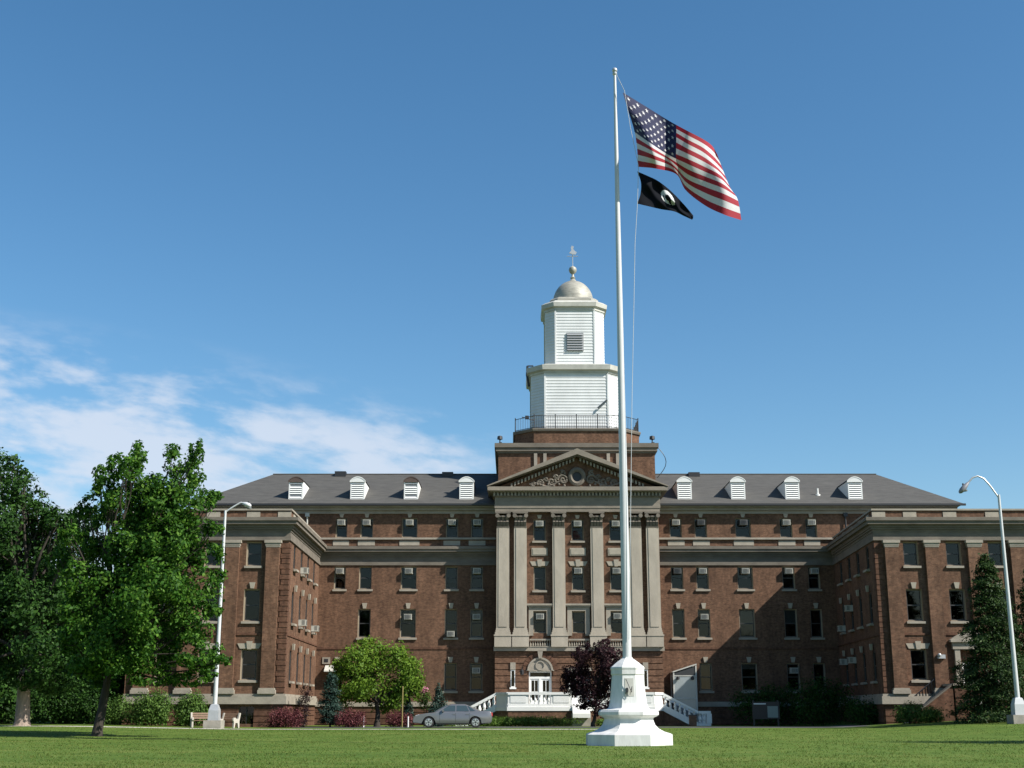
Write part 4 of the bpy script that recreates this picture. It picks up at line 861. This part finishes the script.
# ------------------------------------------------------------------ the parked car
def car():
    x0, yc = -6.35, 86.6; z0 = hz(-4, 86.6) + .012; C = thing('parked_car', (x0 + 2.5, yc, z0), 'silver grey four-door sedan parked on the drive before the terrace', 'car')
    PAINT = mat('silver_car_paint', (.17, .17, .18), .3, metal=.4, coat=.6); TYRE = mat('tyre_rubber', (.02, .02, .02), .8); RIM = mat('alloy_rim', (.6, .6, .6), .3, metal=.7)
    RED = mat('tail_light', (.5, .05, .04), .3); LENS = mat('headlight_lens', (.75, .77, .78), .1)
    def arch(cx, r=.39, n=9): return [(cx + r * math.cos(a), .34 + r * math.sin(a)) for a in [math.pi - .35 + (-(math.pi - .7)) * i / n for i in range(n + 1)]][::-1]
    # outline drawn clockwise from the front bottom, x measured from the nose
    top_ = [(.02, .3), (0, .48), (.05, .62), (.14, .72), (.5, .83), (.95, .9), (1.42, .95), (2.4, .98), (3.4, 1.0), (4.25, 1.04), (4.6, 1.05), (4.95, 1.02), (5.05, .9), (5.08, .62), (5.04, .4), (4.95, .27)]
    bot = [(4.43, .24)] + arch(4.02) + [(3.55, .2), (1.5, .2)] + arch(1.03) + [(.55, .24)]
    outl = top_ + bot
    cx, cz = 2.54, .6
    def layer(k, y): return [(x0 + cx + (x - cx) * (1 - .012 * k), yc + y, z0 + cz + (z - cz) * (1 - .1 * k)) for x, z in outl]
    mb = MB(); mb.loft([layer(1, -.92), layer(.35, -.9), layer(0, -.82), layer(0, .82), layer(.35, .9), layer(1, .92)]); body = mb.build('body', PAINT, C, smooth=True)
    mb = MB(); mb.box(x0 + .5, x0 + 4.6, yc - .66, yc + .66, z0 + .21, z0 + .72); mb.build('underbody', TYRE, C)
    gb = [(1.32, .94), (4.5, 1.03)]; gt = [(2.32, 1.45), (3.4, 1.46)]
    rings = []
    for t in (0, .25, .5, .75, 1):
        e = t ** .8; xa, xb = gb[0][0] + (gt[0][0] - gb[0][0]) * t, gb[1][0] + (gt[1][0] - gb[1][0]) * t; za = .94 + .49 * t ** .85; w = .8 - .2 * t
        rings.append([(x0 + x, yc + y, z0 + za) for x, y in ((xa, -w * .85), (xa + .12, -w), ((xa + xb) / 2, -w - .02), (xb - .12, -w), (xb, -w * .85), (xb, w * .85), (xb - .12, w), ((xa + xb) / 2, w + .02), (xa + .12, w), (xa, w * .85))])
    c = [sum(p[i] for p in rings[-1]) / 10 for i in range(3)]; rings.append([(c[0] + (p[0] - c[0]) * .85, c[1] + (p[1] - c[1]) * .85, z0 + 1.465) for p in rings[-1]])
    mb = MB(); mb.loft(rings); cab = mb.build('cabin', PAINT, C, smooth=True)
    DG = mat('tinted_car_glass', (.04, .06, .065), .05, spec=1)
    def gq(name, P):
        for s in (-1, 1):
            mb = MB(); k = []
            for x, t in P:
                w = .8 - .2 * t + .012 + .02 * (1 - abs(x - 2.8) / 1.4); k.append((x0 + x, yc + s * w, z0 + .94 + .49 * t ** .85))
            mb.loft([k, [(a, b - s * .03, c_) for a, b, c_ in k]]); mb.build(name, DG, cab)
    gq('side_window', [(1.75, .12), (2.72, .12), (2.72, .86), (2.3, .86)]); gq('side_window', [(2.8, .12), (3.6, .12), (3.42, .86), (2.8, .86)]); gq('side_window', [(3.68, .14), (4.0, .16), (3.55, .8), (3.5, .8)])
    for nm, pts in (('windscreen', [(1.42, .06), (2.2, .92)]), ('rear_window', [(4.27, .1), (3.42, .92)])):
        mb = MB(); r = []
        sgn = -1 if nm == 'windscreen' else 1
        for x, t in pts: w = (.8 - .2 * t) * .8; z = .94 + .49 * t ** .85; r.append([(x0 + x + sgn * .03, yc - w, z0 + z + .03), (x0 + x + sgn * .03, yc + w, z0 + z + .03)])
        mb.loft([[r[0][0], r[0][1], r[1][1], r[1][0]], [(a - sgn * .05, b, c_ - .05) for a, b, c_ in (r[0][0], r[0][1], r[1][1], r[1][0])]]); mb.build(nm, DG, cab)
    for s in (-1, 1):
        for wx in (1.03, 4.02):
            w = link('wheel', None, C, (x0 + wx, yc + s * .8, z0 + .33)); mb = MB(); ring = lambda r, y: [(x0 + wx + r * math.cos(a), yc + s * y, z0 + .33 + r * math.sin(a)) for a in [2 * math.pi * i / 24 for i in range(24)]]
            mb.loft([ring(.3, .68), ring(.33, .7), ring(.33, .86), ring(.3, .89), ring(.23, .89), ring(.22, .84)]); mb.build('tyre', TYRE, w, WORG[w])
            mb = MB(); mb.loft([ring(.23, .84), ring(.23, .895), ring(.2, .9), ring(.19, .86)], 0, True, False)
            for k in range(5):
                a = k * 2 * math.pi / 5 + .3; d = Vector((math.cos(a), 0, math.sin(a))); q = Vector((-d.z, 0, d.x)); o = Vector((x0 + wx, yc + s * .87, z0 + .33)); y = Vector((0, s * .03, 0))
                mb.hexa([o - q * .045, o + q * .045, o + q * .045 + y, o - q * .045 + y, o + d * .21 - q * .06, o + d * .21 + q * .06, o + d * .21 + q * .06 + y, o + d * .21 - q * .06 + y])
            mb.build('rim', RIM, w, WORG[w])
        mb = MB(); mb.hexa([(x0 + .1, yc + s * .6, z0 + .6), (x0 + .2, yc + s * .9, z0 + .62), (x0 + .6, yc + s * .915, z0 + .7), (x0 + .4, yc + s * .7, z0 + .7), (x0 + .14, yc + s * .6, z0 + .74), (x0 + .22, yc + s * .89, z0 + .74), (x0 + .6, yc + s * .905, z0 + .79), (x0 + .4, yc + s * .7, z0 + .82)]); mb.build('headlight', LENS, body)
        mb = MB(); mb.box(x0 + 4.75, x0 + 5.09, yc + s * .82 - .09, yc + s * .82 + .09, z0 + .72, z0 + .94); mb.build('tail_light', RED, body)
        mb = MB(); mb.hexa([(x0 + 1.85, yc + s * .84, z0 + .97), (x0 + 2.0, yc + s * .84, z0 + .97), (x0 + 2.0, yc + s * 1.02, z0 + .99), (x0 + 1.88, yc + s * 1.02, z0 + .99), (x0 + 1.85, yc + s * .84, z0 + 1.1), (x0 + 2.0, yc + s * .84, z0 + 1.1), (x0 + 2.0, yc + s * 1.02, z0 + 1.12), (x0 + 1.88, yc + s * 1.02, z0 + 1.12)]); mb.build('wing_mirror', PAINT, body)
        for a in (2.35, 3.2): mb = MB(); mb.box(x0 + a + .2, x0 + a + .42, yc + s * .915 - .02, yc + s * .915 + .02, z0 + .8, z0 + .84); mb.build('door_handle', PAINT, body)
        mb = MB()
        for xx in (1.72, 2.74, 3.62): mb.box(x0 + xx, x0 + xx + .015, yc + s * .908 - .015, yc + s * .908 + .015, z0 + .3, z0 + .92)
        mb.box(x0 + 1.5, x0 + 3.6, yc + s * .9 - .02, yc + s * .9 + .025, z0 + .22, z0 + .27); mb.build('door_seam', SASH, body)
car()

# ------------------------------------------------------------------ small street furniture
def notice_board():
    a, b = at(752, 703, 94), at(780, 722, 94); z = hz(17, 94); n = thing('notice_board', ((a.x + b.x) / 2, 94, z), 'dark notice board with a pale paper standing in the shadow by the shrubs', 'notice board')
    for x in (a.x + .1, b.x - .1): mb = MB(); mb.box(x - .05, x + .05, 94.03, 94.13, z - .2, 1.9); mb.build('post', DARK, n)
    mb = MB(); mb.box(a.x, b.x, 93.94, 94.028, .62, 1.8); mb.build('board', mat('board_brown', (.03, .022, .018), .6), n)
    mb = MB(); mb.box(b.x - .85, b.x - .12, 93.92, 93.938, .72, 1.5); mb.build('paper', mat('shade_toned_paper', (.22, .25, .22), .8), n)  # white paper greyed down: the shade over the board is put into its colour
    mb = MB(); mb.box(a.x + .1, a.x + .95, 93.92, 93.938, 1.62, 1.69); mb.build('header_strip', WHITE, n)
notice_board()
p = at(693, 727, 95); z = hz(p.x, 95); bn = thing('litter_bin', (p.x, 95, z), 'small brown wooden litter bin at the foot of the right-hand stairs', 'bin')
mb = MB(); mb.loft([[(p.x + a * .24, 95 + b * .24, z + q) for a, b in ((-1, -1), (1, -1), (1, 1), (-1, 1))] for q in (0, .72)]); 
for i in range(5): mb.box(p.x - .23 + i * .095, p.x - .16 + i * .095, 94.735, 94.757, z + .04, z + .7)
mb.build('bin_body', mat('bin_wood', (.17, .085, .05), .8, var=.2, vscale=5), bn); mb = MB(); mb.box(p.x - .28, p.x + .28, 94.72, 95.28, z + .722, z + .8); mb.build('lid', mat('bin_lid', (.07, .05, .05), .6), bn)
for x, y0, h, m, lab, nm in ((408, 727, .65, WHITE, 'short white post in front of the red shrub by the car bonnet', 'marker_post'), (363.5, 727, .7, WHITE, 'short white post just right of the red barberry under the green tree', 'marker_post'), (402, 727, 2.6, mat('yellow_post', (.2, .16, .05), .7), 'slim yellow post standing under the bright green tree', 'sign_post')):
    q = at(x, y0, 88.5); z = hz(q.x, 88.5); mb = MB(); mb.lathe((q.x, 88.5, z), [(.045, -.1), (.045, h), (.02, h + .04)], 8); tag(mb.build(nm, m, None, (q.x, 88.5, z)), lab, 'post')

# ------------------------------------------------------------------ trees and shrubs
def leaves(clumps, n, size, sub=7, up=.35, tight=.3, thin=.55):
    """rhombic leaf faces gathered in sub-clumps near the shell of each ellipsoid; returns verts, faces"""
    c = np.array([k[0] for k in clumps], float); r = np.array([k[1] for k in clumps], float)
    vol = (r.prod(1)) ** (2 / 3); cnt = np.maximum(8, (n * vol / vol.sum()).astype(int))
    P = []; N = []
    for i in range(len(c)):
        d = rng.normal(size=(sub * 3, 3)); d /= np.linalg.norm(d, axis=1)[:, None]
        rad = rng.uniform(.35, 1.0, (sub * 3, 1)) ** .5
        sc = d * rad
        w = rng.integers(0, len(sc), cnt[i])
        q = sc[w] + np.clip(rng.normal(size=(cnt[i], 3)), -1.7, 1.7) * tight
        P.append(c[i] + q * r[i]); nn = q + rng.normal(size=q.shape) * .7; nn[:, 2] += up; N.append(nn)
    P = np.concatenate(P); N = np.concatenate(N); N /= np.linalg.norm(N, axis=1)[:, None] + 1e-6
    return leaf_geo(P, N, size, thin)
def leaf_geo(P, N, size, thin=.55):
    k = len(P); a = rng.normal(size=(k, 3)); a -= (a * N).sum(1)[:, None] * N; a /= np.linalg.norm(a, axis=1)[:, None] + 1e-6; b = np.cross(N, a)
    s = size * rng.uniform(.6, 1.35, (k, 1)); droop = N * s * .12
    V = np.stack([P - a * s * .5, P + b * s * .5 * thin + droop, P + a * s * .5, P - b * s * .5 * thin + droop], 1).reshape(-1, 3)
    return V
def leaf_obj(name, V, m, parent=None, org=(0, 0, 0)):
    org = Vector(org); V = V - np.array(org)
    n = len(V) // 4; me = bpy.data.meshes.new(name); me.vertices.add(4 * n); me.vertices.foreach_set('co', V.astype(np.float32).ravel())
    me.loops.add(4 * n); me.loops.foreach_set('vertex_index', np.arange(4 * n, dtype=np.int32)); me.polygons.add(n); me.polygons.foreach_set('loop_start', np.arange(0, 4 * n, 4, dtype=np.int32))
    me.materials.append(m); me.update(calc_edges=True); me.validate()
    return link(name, me, parent, org)
L_MAPLE = leaf_mat('maple_leaf', (.013, .05, .005), (.042, .12, .012), (.11, .215, .026), .38)
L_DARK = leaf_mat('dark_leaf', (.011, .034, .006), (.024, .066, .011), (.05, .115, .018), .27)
L_LIME = leaf_mat('lime_leaf', (.06, .12, .012), (.105, .19, .018), (.17, .26, .03), .35)
L_PURPLE = leaf_mat('plum_leaf', (.012, .005, .007), (.025, .01, .013), (.055, .022, .025), .25)
L_RED = leaf_mat('barberry_leaf', (.05, .012, .015), (.11, .03, .035), (.2, .07, .07), .25)
L_BLUE = leaf_mat('spruce_needle', (.018, .04, .03), (.03, .06, .045), (.05, .085, .065), .15)
L_PINE = leaf_mat('pine_needle', (.012, .03, .008), (.025, .055, .014), (.06, .1, .025), .2)
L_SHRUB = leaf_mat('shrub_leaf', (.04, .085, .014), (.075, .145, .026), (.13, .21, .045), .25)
L_JUN = leaf_mat('juniper_leaf', (.05, .1, .015), (.09, .16, .025), (.14, .21, .04), .3)
def limb(mb, a, b, r0, r1, bend=.12, k=7):
    a, b = Vector(a), Vector(b); L = (b - a).length; n = 6; o = Vector(rng.normal(size=3)) * L * bend * .5
    pts = [a.lerp(b, i / n) + o * math.sin(math.pi * i / n) + (Vector((0, 0, -.08 * L)) * math.sin(math.pi * i / n) if 0 else Vector((0, 0, 0))) for i in range(n + 1)]
    mb.tube(pts, [r0 + (r1 - r0) * i / n for i in range(n + 1)], k)
def tree(name, label, base, fork, tr, clumps, nleaf, lsize, lm, bark, group=None, lean=None, sub=7, up=.35, tight=.3, cat='tree'):
    T = thing(name, base, label, cat, group); base, fork = Vector(base), Vector(fork)
    mb = MB(); pts = [base + Vector((0, 0, -.2)), base + Vector((0, 0, .25)), base.lerp(fork, .5), fork]; mb.tube(pts, [tr * 1.45, tr * 1.05, tr * .9, tr * .78], 12)
    mb.build('trunk', bark, T, smooth=True); mb = MB()
    top_z = max(c[2] for c, r in clumps)
    for c, r in clumps:
        c = Vector(c); s = fork.lerp(Vector((fork.x, fork.y, c.z)), .35 if c.z > fork.z else 0)
        low = c.z < fork.z + 2; limb(mb, fork + Vector((0, 0, min(1.2, max(0, (top_z - fork.z) * .12)))) if low else s - Vector((0, 0, .3)), c, tr * (.26 if low else .34), tr * .08)
        for _ in range(3):
            q = c + Vector(rng.normal(size=3)) * min(r) * .5; limb(mb, c.lerp(s, .35), q, tr * .14, tr * .05, k=5)
    top = max((Vector(c) for c, r in clumps), key=lambda v: v.z); limb(mb, fork - Vector((0, 0, .1)), (fork + (top - fork) * .8), tr * .75, tr * .2, .05, 9)
    mb.build('limbs', BARK, T, smooth=True)
    leaf_obj('crown', leaves(clumps, nleaf, lsize, sub, up, tight), lm, T, base)
    return T
def px_clumps(lst, Y, depth=1.0, jit=1.0):
    out_ = []
    for x, y, rx, *ry in lst:
        ry = ry[0] if ry else rx; d = rng.uniform(-jit, jit)
        a = at(x, y, Y + d); sx = Y / 1300 * 1.0
        out_.append((tuple(a), (rx * sx, max(rx, ry) * sx * depth, ry * sx)))
    return out_
# foreground maple
mp = [(112, 503, 12, 14), (140, 505, 15, 16), (152, 488, 13, 14), (130, 470, 9, 13), (160, 505, 14, 16), (60, 560, 12, 14), (72, 535, 12, 12), (197, 452, 7, 12), (190, 474, 13, 18), (174, 462, 9, 16), (168, 490, 18, 20), (136, 456, 8, 16), (138, 484, 13, 18), (117, 466, 8, 14), (106, 486, 12, 14), (100, 472, 6, 8), (88, 506, 9, 11), (104, 516, 13, 12), (78, 512, 6, 7),
      (205, 498, 11, 10), (217, 496, 6, 4), (190, 510, 20, 20), (150, 520, 22, 24), (176, 545, 26, 24), (213, 530, 10, 9), (205, 555, 16, 16), (125, 550, 22, 22), (95, 545, 18, 16), (217, 577, 8, 10), (150, 575, 30, 26), (190, 590, 24, 22),
      (110, 590, 28, 24), (78, 580, 14, 18), (140, 620, 32, 24), (185, 628, 24, 18), (90, 630, 24, 22), (212, 612, 10, 10), (120, 655, 26, 18), (160, 655, 26, 16), (200, 655, 20, 13), (222, 660, 8, 6), (85, 665, 20, 14), (150, 677, 20, 9), (185, 680, 16, 7), (208, 674, 8, 7), (105, 680, 14, 9), (70, 640, 12, 16), (72, 610, 12, 14)]
cl_m = px_clumps(mp, 61, 1.1, 1.8) + px_clumps([(140, 560, 34), (160, 610, 36), (110, 610, 34), (130, 510, 24)], 63.2, 1.2, 1.0) + px_clumps([(150, 600, 34), (120, 640, 30), (170, 540, 26)], 58.8, 1.2, .8)
tree('maple_tree', 'broad leafy maple with dark slender trunk in front of the left wing', (at(97, 737, 61).x, 61, hz(-19, 61)), at(106, 688, 61), .225, cl_m, 62000, .2, L_MAPLE, BARK, sub=6, tight=.2)
# big tree at the left edge
bt = [(58, 520, 14, 11), (72, 524, 13, 13), (48, 516, 10, 9), (24, 478, 8, 9), (92, 520, 12, 12), (-8, 470, 22, 20), (12, 462, 9, 10), (15, 490, 22, 18), (35, 500, 12, 12), (38, 520, 22, 16), (60, 530, 18, 14), (0, 530, 36, 30), (75, 545, 16, 16), (45, 560, 30, 26), (85, 575, 18, 20), (-20, 580, 40, 34), (30, 600, 36, 30), (75, 615, 26, 24), (0, 640, 36, 24), (50, 650, 32, 20), (85, 655, 20, 18), (-40, 620, 36, 36), (20, 675, 26, 12), (60, 684, 22, 10), (-30, 670, 30, 14)]
tree('large_tree', 'big dark green tree with thick pale trunk at the left edge', (at(22, 725, 79).x, 79, hz(-29, 79)), at(25, 668, 79), .42, px_clumps(bt, 79, 1.1, 2.5) + px_clumps([(20, 560, 50), (30, 620, 50)], 82, 1.2, 1), 52000, .25, L_DARK, BARK_PALE, sub=7, tight=.2)
# trees further back at the left
for x, y, Y, h, r, lab in ((-46, 0, 104, 9, 5, 'dark background tree far left behind the thick pale trunk'), (-38, 0, 112, 7.5, 4, 'lower background tree between the left edge and the building wing'), (-58, 0, 118, 12, 6, 'tall background tree beyond the left edge of the lawn'), (-31.5, 0, 96, 9, 4.2, 'dark rounded background tree just left of the left wing'), (-35, 0, 92, 7, 3.6, 'dark bushy background tree behind the hedge and pale trunk'), (-28.2, 0, 94, 6.5, 3.0, 'low dark background tree at the outer end of the left wing')):
    cs = [((x + rng.uniform(-r, r) * .7, Y + rng.uniform(-r, r) * .7, h * .55 + rng.uniform(-.35, .4) * h), (r * .5, r * .5, h * .2)) for _ in range(12)] + [((x, Y, 1.6), (r * .9, r * .8, 1.6))]
    tree('background_tree', lab, (x, Y, hz(x, Y)), (x, Y, h * .3), .3, cs, 9000, .42, L_DARK, BARK, 'background trees at the left')
# bright green small tree
gt_ = [(355, 660, 14, 12), (345, 680, 14, 14), (372, 652, 16, 10), (368, 675, 20, 16), (395, 660, 16, 14), (412, 676, 12, 14), (400, 690, 18, 12), (350, 698, 14, 8), (384, 700, 18, 9), (408, 668, 10, 10), (366, 643, 7, 6), (340, 668, 9, 8), (417, 690, 7, 8), (400, 652, 8, 6), (356, 690, 12, 10)]
tree('ornamental_tree', 'small bright green multi-stemmed tree beside the blue spruce', (at(377, 727, 91).x, 91, hz(-9.3, 91)), at(378, 712, 91), .2, px_clumps(gt_, 91, 1.1, 1.2), 15000, .2, L_LIME, BARK, sub=6)
# purple plum
pt = [(565, 688, 5, 4), (628, 664, 4, 5), (576, 656, 5, 5), (616, 654, 6, 5), (606, 642, 4, 4), (582, 703, 8, 5), (614, 702, 7, 5), (595, 655, 18, 13), (575, 668, 12, 12), (612, 668, 14, 13), (592, 676, 24, 15), (572, 685, 10, 9), (612, 688, 12, 12), (590, 698, 18, 11), (603, 648, 10, 6), (584, 650, 8, 7), (620, 678, 5, 10), (600, 708, 11, 7), (567, 676, 5, 6)]
tree('purple_plum_tree', 'dark purple-leaved tree before the white terrace, left of the flagpole plinth', (at(593, 728, 91.8).x, 91.8, hz(6, 91.8)), at(595, 716, 91.8), .14, px_clumps(pt, 91.8, 1.0, 1.0), 12500, .18, L_PURPLE, BARK, sub=4, tight=.22)
# unseen neighbour whose shadow falls across the lawn on the right
cs = [((28 + rng.uniform(-3, 3), 47.5 + rng.uniform(-3, 3), 7 + rng.uniform(-2.6, 2.8)), (1.6, 1.6, 1.2)) for _ in range(16)]
tree('shade_tree', 'leafy tree just past the right edge shading the lawn', (28, 47.5, 0), (28, 47.5, 3.2), .25, cs, 9000, .26, L_DARK, BARK)

def conifer(name, label, base, h, rad, n, lm, droop=.35, group=None, lsize=.28):
    x, y, z = base; T = thing(name, base, label, 'conifer', group); mb = MB(); mb.tube([(x, y, z - .2), (x, y, z + h * .5), (x, y, z + h)], [.02 * h, .013 * h, .01], 10)
    P = []; N = []; nb = int(h * 8)
    for i in range(nb):
        t = .08 + .92 * (i + rng.uniform(0, 1)) / nb; zz = z + h * t * .99; L = rad * (1 - t) ** .62 * rng.uniform(.5, 1.2) + .12; a = i * 2.4 + rng.uniform(-.4, .4)
        d = np.array((math.cos(a), math.sin(a), 0)); tip = np.array((x, y, zz)) + d * L + np.array((0, 0, -droop * L + .12 * L * L * 0))
        if i % 2 == 0: mb.tube([(x, y, zz), tuple(tip)], [.03, .008], 4)
        k = max(6, int(n / nb * (L / rad * 1.6 + .15))); s = rng.uniform(.15, 1.0, k); sp = (.1 + .22 * (1 - s)) * L + .08
        q = np.array((x, y, zz)) + (tip - np.array((x, y, zz))) * s[:, None] + np.array((-d[1], d[0], 0)) * (rng.normal(size=k) * sp)[:, None] + np.stack([rng.normal(size=k) * .08, rng.normal(size=k) * .08, rng.normal(size=k) * .1 - .06 * L * s], 1)
        P.append(q); N.append(np.array((0, 0, .8)) + d * .5 + rng.normal(size=(k, 3)) * .55)
    mb.build('trunk', BARK, T); P = np.concatenate(P); N = np.concatenate(N); N /= np.linalg.norm(N, axis=1)[:, None]
    leaf_obj('crown', leaf_geo(P, N, lsize, .35), lm, T, base)
conifer('pine_tree', 'tall dark conifer in front of the right wing entrance', (at(999, 722, 79).x, 79, hz(29, 79) - .1), 9.95, 2.95, 32000, L_PINE, .42, lsize=.2)
conifer('pine_tree', 'light green conifer cut off by the right edge behind the lamp post', (31.9, 80.5, hz(32, 80) - .1), 9.3, 2.2, 14000, L_PINE, .35, lsize=.2)
conifer('spruce', 'blue-green conical spruce left of the bright green tree', (at(330, 726, 88.5).x, 88.5, hz(-12, 88)), 3.5, .85, 5000, L_BLUE, .1, lsize=.16)
def shrub(name, label, x0, x1, yt, Y, lm, n=3500, size=.13, yb=727, group=None, shape='round', cat='shrub'):
    a, b = at(x0, yt, Y), at(x1, yb, Y); cx, w = (a.x + b.x) / 2, (b.x - a.x) / 2; z0 = hz(cx, Y); h = a.z - z0; cs = []
    if shape == 'cone': cs = [((cx, Y, z0 + h * t), (w * (1.05 - t) * .95, w * (1.05 - t) * .95, h * .18)) for t in (.15, .35, .55, .75, .9)]
    elif shape == 'column': cs = [((cx + rng.uniform(-.1, .1), Y, z0 + h * t), (w, w, h * .16)) for t in (.15, .35, .55, .75, .88)]
    elif shape == 'ball': cs = [((cx, Y, z0 + h * .48), (w * .85, w * .7, h * .46)), ((cx - w * .3, Y - w * .2, z0 + h * .4), (w * .6, w * .5, h * .38)), ((cx + w * .35, Y - w * .2, z0 + h * .52), (w * .55, w * .5, h * .4))]
    else:
        k = max(3, int(w / max(.3, h * .4)) + 2)
        cs = [((cx + w * .72 * (2 * i / (k - 1) - 1), Y + rng.uniform(-.3, .3) * w * .5, z0 + h * rng.uniform(.42, .56)), (w * max(.3, .95 / k + .16), min(w, 1.1) * .7, h * rng.uniform(.4, .5))) for i in range(k)]
        cs += [((cx, Y, z0 + h * .5), (w * .7, min(w, 1.2) * .6, h * .5))]
    V = leaves(cs, n, size, 12, .5, .28); V[:, 2] = np.maximum(V[:, 2], z0 + .02)
    # woody stems inside
    T = tag(link(name, None, None, (cx, Y, z0)), label, cat, group); mb = MB()
    for c, r in cs: limb(mb, (cx + (c[0] - cx) * .5, Y, z0 - .1), c, .04, .015, k=5)
    mb.build('stems', BARK, T); leaf_obj('foliage', V, lm, T, (cx, Y, z0)); return T
shrub('shrub', 'rounded green bush behind the maple, left of the two before the left wing', 134, 172, 690, 84.6, L_SHRUB, 6500, .14, shape='ball')
shrub('shrub', 'rounded green bush just left of the benches', 174, 207, 692, 85.2, L_SHRUB, 5500, .14, shape='ball')
shrub('shrub', 'low dull green bush behind the trunk of the maple', 104, 137, 699, 85.6, L_SHRUB, 3500)
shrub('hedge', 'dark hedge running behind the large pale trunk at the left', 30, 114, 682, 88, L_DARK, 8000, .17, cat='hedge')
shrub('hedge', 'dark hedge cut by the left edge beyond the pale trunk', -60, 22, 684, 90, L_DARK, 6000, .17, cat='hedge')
shrub('barberry_shrub', 'red barberry bush at the corner of the left wing', 271, 301, 708, 86.4, L_RED, 4000, .1)
shrub('barberry_shrub', 'red barberry bush under the bright green tree', 337, 364, 710, 88.0, L_RED, 3500, .1)
shrub('barberry_shrub', 'low dark reddish bush in front of the car bonnet', 387, 412, 713, 89.5, L_RED, 2500, .1)
shrub('columnar_shrub', 'thin dark columnar shrub beside the left wing corner', 299, 308, 687, 87.6, L_PURPLE, 1500, .1, shape='column')
shrub('shrub', 'bushy cone of dull green and red leaves behind the car', 424, 453, 685, 92, L_BLUE, 4500, .13, shape='cone')
shrub('shrub', 'dark green upright bush under the right of the bright green tree', 400, 416, 692, 92.3, L_BLUE, 2500, .13, shape='cone')
shrub('juniper_hedge', 'low bright green juniper spreading along the terrace base', 446, 578, 717, 94.6, L_JUN, 9000, .13, cat='hedge')
shrub('juniper_hedge', 'low green juniper between the plum tree and the flagpole plinth', 596, 630, 719, 94.6, L_JUN, 3000, .13, cat='hedge')
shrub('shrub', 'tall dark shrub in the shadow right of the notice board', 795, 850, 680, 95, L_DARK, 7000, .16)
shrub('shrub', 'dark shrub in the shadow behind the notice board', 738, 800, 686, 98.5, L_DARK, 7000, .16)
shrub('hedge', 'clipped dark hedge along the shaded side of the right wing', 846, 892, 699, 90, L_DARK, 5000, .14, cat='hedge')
shrub('shrub', 'dark green round bush left of the right wing steps', 896, 923, 704, 84, L_SHRUB, 3500, .11, yb=724)
shrub('shrub', 'yellow-green round bush beside the right wing steps', 919, 942, 706, 83.4, L_JUN, 3000, .11, yb=724)
shrub('shrub', 'small weedy plant at the foot of the right lamp', 988, 1012, 709, 78.5, L_SHRUB, 1500, .11, yb=723)
q = at(424, 690, 92.8); T = thing('flowering_plant', (q.x, 92.8, hz(q.x, 92.8)), 'pink blossom spray between the green tree and the cone bush', 'plant'); mb = MB(); limb(mb, (q.x, 92.8, 0), (q.x + .05, 92.8, q.z), .03, .015); mb.build('stems', BARK, T)
leaf_obj('blossom', leaves([((q.x, 92.8, q.z), (.3, .25, .25)), ((q.x - .2, 92.8, q.z + .25), (.15, .15, .12))], 260, .13, 6), leaf_mat('pink_petal', (.45, .12, .22), (.6, .2, .32), (.7, .4, .45), .3), T, WORG[T])
leaf_obj('foliage', leaves([((q.x, 92.8, q.z - .7), (.4, .3, .6))], 700, .13, 8), L_SHRUB, T, WORG[T])

# ------------------------------------------------------------------ grass blades on the near lawn
n = 170000
Yg = 25.5 + (80 - 25.5) * rng.uniform(0, 1, n) ** 1.9; Xg = rng.uniform(-1, 1, n) * (Yg * .42 + 1)
clump = np.sin(Xg * 1.9 + np.sin(Yg * 1.1) * 2) * np.sin(Yg * 1.4 + np.sin(Xg * .7) * 2)
keep = rng.uniform(-1, 1.6, n) > -clump * .6; keep &= ~((np.abs(Xg - 3.99) < 1.43) & (np.abs(Yg - 46) < 1.43)); Xg, Yg = Xg[keep], Yg[keep]; n = len(Xg)
Zg = np.array([hz(a, b) for a, b in zip(Xg, Yg)]); hh = rng.uniform(.012, .038, n) * (1 + .35 * np.clip(clump[keep], -1, 1)); w = rng.uniform(.006, .013, n) * (Yg / 30); th = rng.uniform(0, 6.28, n); lx, ly = rng.normal(size=n) * .03, rng.normal(size=n) * .03
P0 = np.stack([Xg - np.cos(th) * w, Yg - np.sin(th) * w, Zg - .01], 1); P1 = np.stack([Xg + np.cos(th) * w, Yg + np.sin(th) * w, Zg - .01], 1); T0 = np.stack([Xg + lx, Yg + ly, Zg + hh], 1)
V = np.stack([P0, P1, T0 + np.stack([np.cos(th) * w * .2, np.sin(th) * w * .2, 0 * w], 1), T0], 1).reshape(-1, 3)
tag(leaf_obj('grass', V, leaf_mat('grass_blade', (.048, .094, .011), (.092, .14, .021), (.18, .185, .055), .4, .6)), 'short mown grass blades across the front of the lawn', 'grass', kind='stuff')
